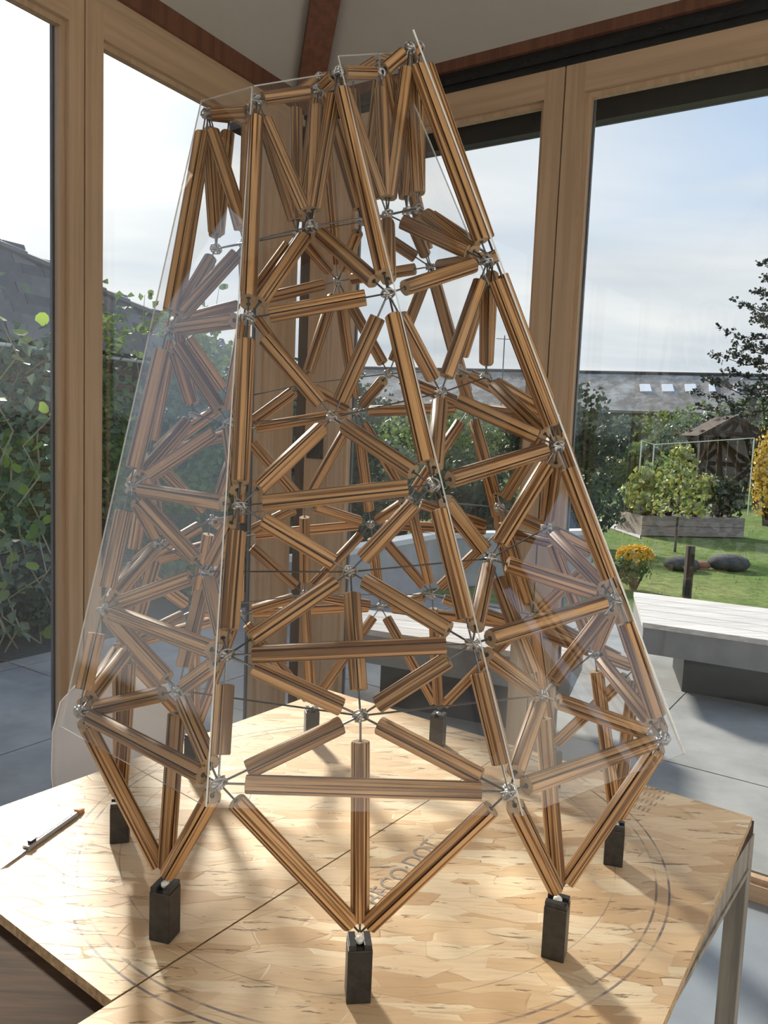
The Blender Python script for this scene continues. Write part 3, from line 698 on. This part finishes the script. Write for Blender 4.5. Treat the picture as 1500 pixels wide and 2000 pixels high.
shell_chair((cc.x, cc.y), math.atan2(E1.y, E1.x) + 0.08, 'white moulded plastic chair tucked behind the left end of the table')

# ============================================================ outside, left: outbuilding with tiled roof, brick wall, vines
U = -L
W0 = CR + NL * 4.35
def wl(s, d, z): q = CR + NL * d + U * s; return V((q.x, q.y, z))
ob = empty('outbuilding', tuple(wl(3, 4.4, ZP)), 'brick outbuilding with dark tiled hipped roof behind the climbing vines', 'outbuilding')
ZE = ZT + 1.465
MB().prism([wl(-2.0, 4.42, ZP - .05), wl(6.4, 4.42, ZP - .05), wl(6.4, 7.6, ZP - .05), wl(-2.0, 7.6, ZP - .05)], UP * (ZE - ZP + .03)).build('wall', M['mortar'], ob)
rn = (UP - NL * 1.5).normalized(); rp0 = wl(0, 4.2, ZE); rslope = (NL + UP * 1.5).normalized()
h0 = on_plane(0, 487, rp0, rn); h1 = on_plane(455, 694, rp0, rn)
def sv(p): q = p - rp0; return q.dot(U), q.dot(rslope)
(s0, v0), (s1, v1) = sv(h0), sv(h1)
# extend the hip down to the eaves and up to the ridge
def hip_s(v): return s0 + (s1 - s0) * (v - v0) / (v1 - v0)
VT = v0 + 0.55
rq = lambda s, v, h=0: rp0 + U * s + rslope * v + rn * h
bm_ = MB(); bm_.prism([rq(-2.2, 0), rq(hip_s(0), 0), rq(hip_s(VT), VT), rq(-2.2, VT)], rn * -0.05)
bm_.build('roof', M['black'], ob)
tile_me = MB().obox((-.118, 0, 0), (.236, 0, 0), (0, .165, 0), (0, 0, .024)).mesh('roof_tile', M['rooftile'])
gx, gv = 0.24, 0.125
rot = Matrix((U, rslope, rn)).transposed().to_quaternion() @ Quaternion((1, 0, 0), math.radians(7.0))
cnt = []
row = 0; v = 0.0
while v < VT - .05:
    s = hip_s(v) - 0.16 - (gx / 2 if row % 2 else 0)
    while s > -2.1:
        cnt.append((s, v)); s -= gx
    v += gv; row += 1
cnt.sort(key=lambda q: -(q[0] > 0.7) * 10 - q[1] * 1.0 - (q[0] > 1.2) * 3)
rest = MB()
Rm = rot.to_matrix()
for i, (s, v) in enumerate(cnt):
    p = rq(s, v, .016 + random.uniform(0, .006))
    if i < 290: inst(tile_me, 'roof_tile', tuple(p - wloc(ob)), ob, rot @ Quaternion((0, 0, 1), random.uniform(-.03, .03)))
    else: rest.obox(p + Rm @ V((-.118, 0, 0)), Rm @ V((.236, 0, 0)), Rm @ V((0, .165, 0)), Rm @ V((0, 0, .014)))
if rest.v: tag(rest.build('roof_tiles', M['rooftile'], ob), kind='stuff')
hd_ = (rq(hip_s(VT), VT) - rq(hip_s(0), 0)).normalized(); hs = rq(hip_s(0), 0, .02); hl_ = (rq(hip_s(VT), VT) - rq(hip_s(0), 0)).length
k = 0.0
while k < hl_ - .1:
    p = hs + hd_ * k; MB().tube([p + rn * .025, p + hd_ * .33 + rn * .012], [.062, .052], 8).build('hip_tile', M['rooftile'], ob, smooth=False); k += .29
gm = MB(); gm.tube([rq(-2.2, -.03, -.03), rq(hip_s(0), -.03, -.03)], .02, 8); gm.build('gutter', M['gutter'], ob, smooth=True)
# bricks
brick_me = MB().obox((-.105, -.03, -.0325), (.21, 0, 0), (0, .06, 0), (0, 0, .065)).mesh('brick', M['brick'])
brick_me2 = MB().obox((-.105, -.03, -.0325), (.21, 0, 0), (0, .06, 0), (0, 0, .065)).mesh('brick', M['brick2'])
brot = Matrix((U, NL, UP)).transposed().to_quaternion()
bl_ = []
z = ZP + .05; row = 0
while z < ZE - .10:
    s = -1.8 + (.11 if row % 2 else 0)
    while s < 6.2:
        bl_.append((s, z)); s += .222
    z += .077; row += 1
def vis(q): s, z = q; return (1.45 < s < 1.95, z > 1.0 and .9 < s < 4.6, z)
bl_.sort(key=vis, reverse=True)
rb = MB(); Bm = brot.to_matrix()
for i, (s, z) in enumerate(bl_):
    pier = 1.40 < s < 1.95
    p = wl(s, 4.405 - (0.10 if pier else 0) + random.uniform(-.006, .006), z)
    if i < 290: inst(brick_me if (pier or random.random() < .25) else brick_me2, 'brick', tuple(p - wloc(ob)), ob, brot)
    else: rb.obox(p + Bm @ V((-.105, -.03, -.0325)), Bm @ V((.21, 0, 0)), Bm @ V((0, .06, 0)), V((0, 0, .065)), 0)
tag(rb.build('bricks', M['brick2'], ob), kind='stuff')
MB().prism([wl(1.36, 4.34, ZP), wl(2.0, 4.34, ZP), wl(2.0, 4.42, ZP), wl(1.36, 4.42, ZP)], UP * (ZE - ZP - .08)).build('pier_core', M['mortar'], ob)
# raised bed of old sleepers in front of the wall
rbed = empty('raised_bed', tuple(wl(2.5, 3.2, ZP)), 'low raised bed of weathered grey sleepers at the foot of the outbuilding', 'raised bed')
for k in range(4):
    for j in range(4):
        a = -1.6 + j * 2.0 + (.6 if k % 2 else 0)
        MB().obox(wl(a, 3.10 + random.uniform(-.01, .01), ZP + .01 + k * .165), U * 1.985, NL * .10, UP * .158).build('sleeper', M['sleeper'], rbed, bevel=.006, seg=1)
MB().obox(wl(-1.6, 3.21, ZP), U * 7.9, NL * .55, UP * .62).build('soil', M['earth'], rbed)

# ---------------------------------------------------------------- leaves and plants
def leaf_geo(mb, p, n, s, t=None, m=0, fold=0.25):
    n = n.normalized(); t = (t or n.orthogonal()); t = (t - n * t.dot(n)).normalized(); b = n.cross(t)
    i = len(mb.v)
    mb.v += [p, p + t * s * .55 + b * s * .42 + n * s * fold, p + t * s * 1.05 + n * s * .02, p + t * s * .55 - b * s * .42 + n * s * fold, p + t * s * .5]
    mb.face((i, i + 4, i + 1), m); mb.face((i + 4, i + 2, i + 1), m); mb.face((i, i + 3, i + 4), m); mb.face((i + 4, i + 3, i + 2), m)
def rv(): 
    while True:
        q = V((random.uniform(-1, 1), random.uniform(-1, 1), random.uniform(-1, 1)))
        if .05 < q.length < 1: return q
def round_leaf_mesh(name, m):
    mb = MB(); mb.v.append(V((0, 0, 0))); n = 9
    for k in range(n):
        a = 2 * math.pi * k / n; r = 1.0 if k else 0.72
        mb.v.append(V((math.cos(a) * r, math.sin(a) * r * .9, .16 + .08 * math.sin(2 * a))))
    for k in range(n): mb.face((0, 1 + k, 1 + (k + 1) % n))
    return mb.mesh(name, m, smooth=True)
LV = {k: round_leaf_mesh('leaf', M[k]) for k in ('leaf_lime', 'leaf_mid', 'leaf_yellow', 'leaf_grey')}
def vine(cs, d, width, height, nbig, nsmall, label, keys, zb=ZP, small='leaf_mid', sd=1):
    random.seed(sd)
    e = empty('climbing_vine', tuple(wl(cs, d, zb)), label, 'vine', 'climbing vines outside the left windows')
    st = MB(); tips = []
    for k in range(max(5, int(width * 6))):
        s = cs + random.uniform(-.5, .5) * width; p = [wl(s, d, zb)]; x = s; dd = d
        nseg = 9; hh = height * random.uniform(.65, 1.02)
        for j in range(1, nseg + 1):
            x += random.gauss(0, .08); dd = d + random.gauss(0, .07); p.append(wl(x, dd, zb + hh * j / nseg)); tips.append(p[-1])
        st.tube(p, [.006] * (nseg) + [.002], 4)
    st.build('stem', M['stem'], e)
    fm = MB()
    for k in range(nsmall):
        c = random.choice(tips) + V((random.gauss(0, .13), random.gauss(0, .13), random.gauss(0, .13)))
        leaf_geo(fm, c, rv() + V((0, -.6, .5)), random.uniform(.05, .10), rv())
    tag(fm.build('foliage', M[small], e), kind='stuff')
    for k in range(nbig):
        c = random.choice(tips) + V((random.gauss(0, .07), random.gauss(0, .07) - .05, random.gauss(0, .10)))
        q = (rv() + V((0.0, -.8, .6))).to_track_quat('Z', 'Y') @ Quaternion((0, 0, 1), random.uniform(0, 6.28))
        sc = random.uniform(.035, .06)
        inst(LV[random.choice(keys)], 'leaf', tuple(c - wloc(e)), e, q, (sc, sc, sc))
    return e
ZB = ZP + .62
vine(-0.30, 2.35, 1.6, 2.15, 50, 300, 'thin vine with large lime leaves hanging outside the leftmost pane', ['leaf_lime', 'leaf_lime', 'leaf_mid'], ZP, 'leaf_grey', 3)
vine(0.95, 3.45, 1.5, 1.70, 70, 1100, 'tangled green vine in front of the brick pier', ['leaf_lime', 'leaf_mid', 'leaf_yellow'], ZB, 'leaf_grey', 4)
vine(2.35, 3.45, 1.4, 1.95, 90, 4200, 'dense leafy vine climbing right of the timber window post', ['leaf_yellow', 'leaf_mid', 'leaf_lime'], ZB, 'leaf_mid', 5)
vine(3.75, 3.45, 1.4, 1.65, 70, 4200, 'grey-green creeper seen through the left side of the tower', ['leaf_grey', 'leaf_mid'], ZB, 'leaf_grey', 6)
vine(5.3, 3.45, 1.7, 1.6, 50, 4200, 'darker creeper by the far end of the outbuilding', ['leaf_grey', 'leaf_mid'], ZB, 'leaf_dark', 8)
# tall shoots standing against the sky
def shoot(p, h, label, sd):
    random.seed(sd); e = empty('tall_shoot', tuple(p), label, 'shoot'); mb = MB(); q = [p]
    for j in range(1, 8): q.append(p + UP * h * j / 7 + V((random.gauss(0, .02), random.gauss(0, .02), 0)))
    mb.tube(q, [.005] * 7 + [.002], 4); mb.build('stem', M['stem'], e)
    for j in range(3, 8):
        for k in range(2):
            qq = (rv() + V((0, -.9, .2))).to_track_quat('Z', 'Y'); sc = random.uniform(.03, .045)
            inst(LV['leaf_mid'], 'leaf', tuple(q[j] + V((random.gauss(0, .05), 0, random.gauss(0, .03))) - wloc(e)), e, qq, (sc, sc, sc))
pz = on_plane(275, 575, wl(0, 3.35, 0), NL); shoot(V((pz.x, pz.y, ZP + .62)), pz.z - ZP - .62, 'tall shoot rising above the roof line left of the tower', 11)
pz = on_plane(425, 560, wl(0, 3.3, 0), NL); shoot(V((pz.x, pz.y, ZP + .62)), pz.z - ZP - .62, 'slender shoot seen through the upper left of the tower', 12)

def bush(p, rx, ry, h, key, n, name='garden_shrub', label=None, cat='shrub', group=None, ls=.09, sd=0, stem=True, core=True):
    """rounded shrub standing at p: stem, dark inner twigs, leaf shell"""
    random.seed(sd or int(abs(p.x * 97 + p.y * 31)) + 5)
    e = empty(name, tuple(p), label, cat, group); c = p + UP * h * .52
    tw = MB()
    for k in range(9):
        q = rv(); tw.tube([p + V((q.x * rx * .15, q.y * ry * .15, .0)), c + V((q.x * rx * .7, q.y * ry * .7, abs(q.z) * h * .35))], [h * .02 + .006, .004], 5)
    tw.build('stem', M['bark'], e)
    fm = MB(); lob = [(V((random.uniform(-.55, .55) * rx, random.uniform(-.55, .55) * ry, random.uniform(-.22, .28) * h)), random.uniform(.45, .75)) for _ in range(7)] + [(V((0, 0, 0)), .9)]
    for k in range(n):
        o, f = random.choice(lob); q = rv().normalized() * random.uniform(.75, 1.05)
        pt = c + o + V((q.x * rx * f, q.y * ry * f, q.z * h * .5 * f))
        if pt.z < p.z + .01: pt.z = p.z + random.uniform(.01, .1)
        leaf_geo(fm, pt, V((q.x / rx, q.y / ry, q.z / h)) + rv() * .8, ls * random.uniform(.7, 1.3), rv())
    tag(fm.build('foliage', M[key], e), kind='stuff')
    return e
# herbs at the foot of the raised bed
for i, (s, d, r_, h, k) in enumerate([(0.3, 2.65, .38, .50, 'leaf_dark'), (1.1, 2.6, .38, .42, 'leaf_dark'), (1.9, 2.62, .40, .50, 'leaf_mid'), (2.75, 2.65, .42, .55, 'leaf_dark'), (3.65, 2.65, .42, .6, 'leaf_dark'), (4.6, 2.65, .45, .65, 'leaf_dark')]):
    bush(wl(s, d, ZP), r_, r_ * .8, h, k, 700, 'border_plant', 'low border plant at the foot of the raised bed, %s in the row' % ['leftmost', 'second from left', 'third from left', 'fourth from left', 'fifth from left', 'rightmost'][i], 'plant', 'border plants by the outbuilding', .06)
# dark hedge beyond the corner between the outbuilding and the right garden
def gp(px, py, z=ZP): q = on_z(px, py, z); return q

# ============================================================ outside, right: benches, garden, barn
def dk(name, P, zt, th, label, dirv, nb):
    """low deck bench: P = front-left, front-right, back-right, back-left corners (xy)"""
    P = [V((p[0], p[1], 0)) for p in P]; c = sum(P, V((0, 0, 0))) / 4
    e = empty(name, (c.x, c.y, ZP), label, 'bench', 'low timber benches on the terrace')
    for k in range(nb):
        a, b = k / nb, (k + 1) / nb - .02 / nb * 2
        q = [P[0].lerp(P[3], a), P[1].lerp(P[2], a), P[1].lerp(P[2], b), P[0].lerp(P[3], b)]
        MB().prism([x + UP * (zt - .03) for x in q], UP * (.03 + random.uniform(0, .0015))).build('board', M['deckwood'], e)
    MB().prism([x.lerp(c, .01) + UP * (zt - th) for x in P], UP * (th - .031)).build('fascia', M['deckside'], e)
    MB().prism([V((0, 0, ZP)) + x.lerp(c, .45) for x in P], UP * (zt - th - ZP - .001)).build('shadow_plinth', M['black'], e)  # recessed base, coloured black to stand in for the shadow under the bench
    return e
dk('deck_bench', [(1.62, 3.23), (2.56, 2.74), (3.16, 3.55), (1.87, 4.21)], ZT - .30, .19, 'wide grey timber deck bench right of the tower with sunlit top', R, 5)
dk('deck_bench', [(-.30, 2.90), (.98, 2.33), (1.17, 2.83), (-.12, 3.30)], ZT - .30, .19, 'low deck bench seen through the tower behind the board', R, 3)
lw = empty('low_wall', (.8, 6.6, ZP), 'pale capped concrete garden wall seen through the right side of the tower', 'wall')
for a, b in (((-.6, 4.55), (.531, 6.30)), ((.531, 6.30), (2.35, 7.20))):
    a, b = V((a[0], a[1], ZP)), V((b[0], b[1], ZP)); n = (b - a).cross(UP).normalized()
    MB().obox(a, b - a, -n * .16, UP * (ZT - .25 - ZP)).build('wall_body', M['concrete'], lw)
    MB().obox(a + n * .01 + UP * (ZT - .2495 - ZP), b - a, -n * .18, UP * .05).build('coping', M['gutter'], lw)

# barn
BA = V((-2.1 - 6, 41.6 + 1.7, 0)); BB = V((17.8 + 9, 36 - 2.5, 0)); bdv = (BB - BA).normalized(); bn = bdv.cross(UP).normalized()
if bn.y > 0: bn = -bn
zr, ze = ZT + 4.06, ZT + 2.15
barn = empty('barn', tuple((BA + BB) / 2 + UP * ZP), 'long low barn with lichened grey roof across the far end of the garden', 'barn')
MB().prism([BA + bn * 0 + UP * ZP, BB + UP * ZP, BB + bn * 3.1 + UP * ZP, BA + bn * 3.1 + UP * ZP], UP * (ze - ZP)).build('wall', M['barnwall'], barn)
r0, r1, r2, r3 = BA + bn * 3.5 + UP * ze, BB + bn * 3.5 + UP * ze, BB + UP * zr, BA + UP * zr
rnn = (r1 - r0).cross(r3 - r0).normalized()
if rnn.z < 0: rnn = -rnn
MB().prism([r0, r1, r2, r3], -rnn * .12).build('roof', M['barnroof'], barn)
MB().prism([BA - bn * 3.5 + UP * ze, BB - bn * 3.5 + UP * ze, r2, r3], -rnn * .0 + UP * -.12).build('roof', M['barnroof'], barn)
MB().tube([r3 + UP * .02, r2 + UP * .02], .10, 6).build('ridge_tiles', M['stone'], barn)
for (xa, xb) in ((1249, 1273), (1292, 1317), (1337, 1362), (1384, 1398), (1432, 1446)):
    q = [on_plane(x, y, r0, rnn) for x, y in ((xa, 752), (xb - 4, 752), (xb, 766), (xa + 2, 766))]
    MB().prism([p + rnn * .005 for p in q], rnn * .05).build('skylight', M['skylight'], barn)
for xa, xb, ya, yb in ((905, 925, 850, 880), (1000, 1016, 866, 890)):
    q = [on_plane(x, y, BA + bn * 3.1, bn) for x, y in ((xa, ya), (xb, ya), (xb, yb), (xa, yb))]
    MB().prism([p + bn * .005 for p in q], bn * .04).build('window', M['seal'], barn)
for i, (x, y, k, h) in enumerate(((-.5, 8.3, 'leaf_dark', 1.5), (.3, 10.4, 'leaf_grey', 1.35), (1.25, 9.6, 'leaf_dark', 1.3), (2.8, 9.9, 'leaf_dark', 1.15))):
    bush(V((x, y, ZP)), .75, .6, h, k, 1500, 'hedge_shrub', 'hedge shrub behind the low garden wall, %s along it' % ['leftmost', 'second from left', 'third from left', 'rightmost'][i], 'shrub', 'hedge behind the low wall', .09, 400 + i)
# small brick-red shed in front of the barn
sp = gp(1165, 905); q = V((sp.x - .3, 32.5, ZP))
sh_ = empty('garden_shed', tuple(q), 'small brick-red shed with grey roof in front of the barn', 'shed')
MB().box(q + UP * .95, (1.1, .9, .95)).build('wall', M['redwall'], sh_)
MB().prism([q + V((-1.25, -1.05, 1.9)), q + V((1.25, -1.05, 1.9)), q + V((1.25, 0, 2.35)), q + V((-1.25, 0, 2.35))], UP * .06).build('roof', M['barnroof'], sh_)
MB().prism([q + V((-1.25, 1.05, 1.9)), q + V((1.25, 1.05, 1.9)), q + V((1.25, 0, 2.35)), q + V((-1.25, 0, 2.35))], UP * .06).build('roof', M['barnroof'], sh_)
# thin aerial pole
ap = at_y(979, 780, 33); e = empty('aerial_pole', (ap.x, 33, ZP), 'thin aerial mast above the barn roof behind the tower', 'mast')
top = at_y(981, 655, 33)
MB().tube([(ap.x, 33, ZP), (ap.x, 33, top.z)], .025, 6).build('mast', M['seal'], e)
MB().tube([(ap.x - .35, 33, top.z - .15), (ap.x + .35, 33, top.z - .15)], .015, 5).build('aerial', M['seal'], e)

SHR = [  # px, y-distance, rx, height, leaf, label
    (690, 31, 2.2, 3.1, 'leaf_dark', 'dark evergreen mass behind the corner post'),
    (770, 27, 1.7, 2.3, 'leaf_dark', 'dark shrub behind the upper middle of the tower'),
    (850, 23, 1.9, 2.6, 'leaf_mid', 'green shrub behind the right half of the tower'),
    (930, 30, 1.6, 2.2, 'leaf_dark', 'dark shrub seen between two tower posts'),
    (1010, 26, 1.5, 2.4, 'leaf_dark', 'dark shrub left of the right-hand window post'),
    (1120, 22, 1.2, 2.9, 'leaf_dark', 'tall dark shrub just right of the window post'),
    (1160, 26, 1.2, 1.7, 'leaf_dark', 'low dark shrub at the left edge of the lawn strip'),
    (1216, 28, 1.05, 2.3, 'leaf_grey', 'blue-green rounded conifer at the end of the lawn strip'),
    (1207, 24.5, .55, .9, 'leaf_yellow', 'small yellow-green bush at the end of the lawn strip'),
    (1265, 25, 1.0, 1.6, 'leaf_mid', 'bushy green shrub right of the lawn strip'),
    (1310, 28, 1.9, 3.0, 'leaf_mid', 'broad green tree in front of the barn eaves'),
    (1360, 24, 1.6, 2.5, 'leaf_grey', 'grey-green shrub beside the dark arbour'),
    (1455, 25, 1.7, 3.0, 'leaf_mid', 'tall green shrub under the conifer'),
    (1530, 29, 2.2, 4.0, 'leaf_dark', 'dark shrub at the right edge behind the conifer')]
for i, (px, yd, rx, h, k, lb) in enumerate(SHR):
    q = at_y(px, 880, yd); bush(V((q.x, yd, ZP)), rx, rx * .7, h, k, 1500, 'garden_shrub', lb, 'shrub', 'shrubs in front of the barn', .17, 100 + i)
q = at_y(1492, 900, 14); bush(V((q.x + .15, 14, ZP)), .38, .35, 1.75, 'leaf_gold', 1500, 'golden_conifer', 'golden yellow conifer at the right edge of the garden', 'conifer', None, .08, 60)
# conifer
def conifer(p, h, r, label, sd):
    random.seed(sd); e = empty('conifer_tree', tuple(p), label, 'tree')
    MB().tube([p, p + UP * h * .5 + V((.05, 0, 0)), p + UP * h], [.16, .10, .02], 8).build('trunk', M['bark'], e)
    br = MB(); nm = MB()
    for k in range(74):
        t = .12 + .88 * (k / 74); z = h * t; ln = r * (1 - t) ** .75 * random.uniform(.7, 1.1) + .12; a = k * 2.4 + random.uniform(-.3, .3)
        d = V((math.cos(a), math.sin(a), 0)); a0 = p + UP * z; pts = [a0, a0 + d * ln * .5 - UP * .03 * ln, a0 + d * ln + UP * .16 * ln]
        br.tube(pts, [.03, .018, .006], 4)
        for j in range(int(6 + ln * 11)):
            u = random.uniform(.25, 1.05); c = a0 + d * ln * u + UP * (.14 * ln * u * u) + V((random.gauss(0, .07), random.gauss(0, .07), random.gauss(0, .05)))
            for _ in range(7): leaf_geo(nm, c + rv() * .07, rv(), random.uniform(.05, .12), d + rv() * .7 + UP * .4, fold=.1)
    br.build('branches', M['bark'], e); tag(nm.build('needles', M['needle'], e), kind='stuff'); return e
q = at_y(1512, 880, 20); conifer(V((q.x, 20, ZP)), 7.1, 2.9, 'tall dark sparse conifer at the right edge against the sky', 21)
# raised planter with bushy plants
pf = [gp(1252, 1047), gp(1452, 1051)]; pd = (pf[1] - pf[0]).normalized(); pn = pd.cross(UP).normalized()
if pn.y < 0: pn = -pn
pc = (pf[0] + pf[1]) / 2; pl = (pf[1] - pf[0]).length
e = empty('planter', tuple(pc + pn * .4), 'raised timber planter bed on the lawn', 'planter')
for k in range(2): MB().obox(pf[0] + UP * (.01 + k * .165), pd * pl, pn * .04, UP * .158).build('plank', M['planter'], e)
for k in range(2): MB().obox(pf[0] + pn * .86 + UP * (.01 + k * .165), pd * pl, pn * .04, UP * .158).build('plank', M['planter'], e)
for u in (0, pl - .04): MB().obox(pf[0] + pn * .041 + pd * u + UP * .01, pd * .04, pn * .818, UP * .322).build('plank', M['planter'], e)
MB().obox(pf[0] + pn * .041 + pd * .041, pd * (pl - .082), pn * .818, UP * .30).build('soil', M['earth'], e)
for i, (u, k, hh, lb) in enumerate(((.12, 'leaf_yellow', .85, 'feathery yellow-green plant in the planter, left end'), (.38, 'leaf_mid', .95, 'tall leafy plant in the planter, second from left'), (.64, 'leaf_yellow', .75, 'leafy plant in the planter, third from left'), (.88, 'leaf_dark', .6, 'darker plant in the planter, right end'))):
    bush(pf[0] + pd * pl * u + pn * .42 + UP * .31, .38, .33, hh, k, 650, 'planter_plant', lb, 'plant', 'plants in the planter', .10, 200 + i)
for i, (px, py, lb) in enumerate(((1215, 1010, 'dark low foliage left of the planter'), (1245, 1030, 'ground cover touching the planter'))):
    bush(gp(px, py + 6), .4, .35, .35, 'leaf_dark', 500, 'ground_cover', lb, 'plant', None, .08, 220 + i)
# gravel path left of the planter
pp = [gp(x, y) for x, y in ((1150, 1008), (1250, 1040), (1250, 1052), (1150, 1017))]
tag(MB().prism([p + UP * .001 for p in pp], UP * .012).build('gravel_path', M['concrete']), 'narrow pale gravel path left of the planter', 'path')
# netting frame
nf = empty('netting_frame', tuple(gp(1380, 1000)), 'light netting frame of thin white poles behind the planter', 'frame')
ptz = [(1243, 860, 1003), (1268, 868, 1000), (1460, 855, 1006)]; tops = []
for px, yt, yb in ptz:
    b = gp(px, yb); tp = at_y(px, yt, b.y); tops.append(V((b.x, b.y, tp.z))); MB().tube([b, tops[-1]], .014, 6).build('pole', M['whitewire'], nf)
MB().tube(tops, .010, 6).build('top_rail', M['whitewire'], nf)
# dark arbour
b = gp(1405, 985); e = empty('arbour', tuple(b), 'dark timber arbour behind the planter', 'arbour')
for dx in (-.75, .75):
    for dy in (-.4, .4): MB().box(b + V((dx, dy, .95)), (.06, .06, .95)).build('post', M['postwood'], e)
MB().prism([b + V((-.95, -.6, 1.75)), b + V((.95, -.6, 1.75)), b + V((0, -.6, 2.3))], V((0, 1.2, 0))).build('roof', M['postwood'], e)
for k in range(6): MB().box(b + V((-.65 + k * .26, .42, .9)), (.11, .012, .85)).build('back_slat', M['postwood'], e)
# young tree in front of the planter
tp = gp(1318, 1078); e = empty('young_tree', tuple(tp), 'slim young tree standing in front of the planter', 'tree')
MB().tube([tp, tp + UP * .9, tp + V((.03, 0, 1.5))], [.02, .014, .005], 6).build('trunk', M['bark'], e)
random.seed(77); fm = MB()
for k in range(420):
    z = random.uniform(.55, 1.5); rr = .42 * (1.6 - z) + .08; a = random.uniform(0, 6.28); rr *= random.random() ** .5
    leaf_geo(fm, tp + V((math.cos(a) * rr, math.sin(a) * rr, z)), rv(), .08, rv())
tag(fm.build('foliage', M['leaf_yellow'], e), kind='stuff')
# marker post
b = gp(1341, 1168); t_ = at_y(1347, 1066, b.y); e = tag(MB().box(V((b.x, b.y, (ZP + t_.z) / 2)), (.036, .036, (t_.z - ZP) / 2)).build('garden_post', M['postwood'], bevel=.006), 'short dark wooden post on the lawn behind the deck bench', 'post')
# stones and low plants
for i, (px, py, sx, lb) in enumerate(((1330, 1112, .19, 'dark low stone left of the marker post'), (1368, 1110, .11, 'reddish clump right of the marker post'), (1422, 1112, .23, 'broad dark low stone right of the post'))):
    p = gp(px, py); tag(MB().ball(p + UP * sx * .36, sx, 10, 6, sc=(1.2, .9, .5)).build('garden_stone', M['stone' if i != 1 else 'redwall'], smooth=True, origin=p), lb, 'stone', 'stones on the lawn')
p = gp(1236, 1150); e = bush(p, .20, .18, .40, 'leaf_mid', 500, 'flowering_shrub', 'small shrub with orange-yellow blossom beside the deck bench', 'shrub', None, .05, 300)
random.seed(5); fm = MB()
for k in range(420):
    q = rv().normalized(); leaf_geo(fm, p + V((q.x * .19, q.y * .17, .33 + abs(q.z) * .13)), q + rv() * .5, .04, rv())
tag(fm.build('blossom', M['blossom'], e), kind='stuff')
# grass tufts behind the deck
random.seed(9); tf = MB()
for k in range(5200):
    x = random.uniform(1.2, 9.5); y = random.uniform(4.9, 17.0); p = V((x, y, ZP - .045))
    if y < 7.6 and x < 2.6: continue
    hh = random.uniform(.03, .075); a = random.uniform(0, 6.28); d = V((math.cos(a), math.sin(a), 0)) * .012
    i = len(tf.v); tf.v += [p - d, p + d, p + UP * hh + rv() * .03]; tf.face((i, i + 1, i + 2))
tag(tf.build('grass_tufts', M['leaf_mid']), 'loose tufts of grass over the near lawn', 'grass', kind='stuff')
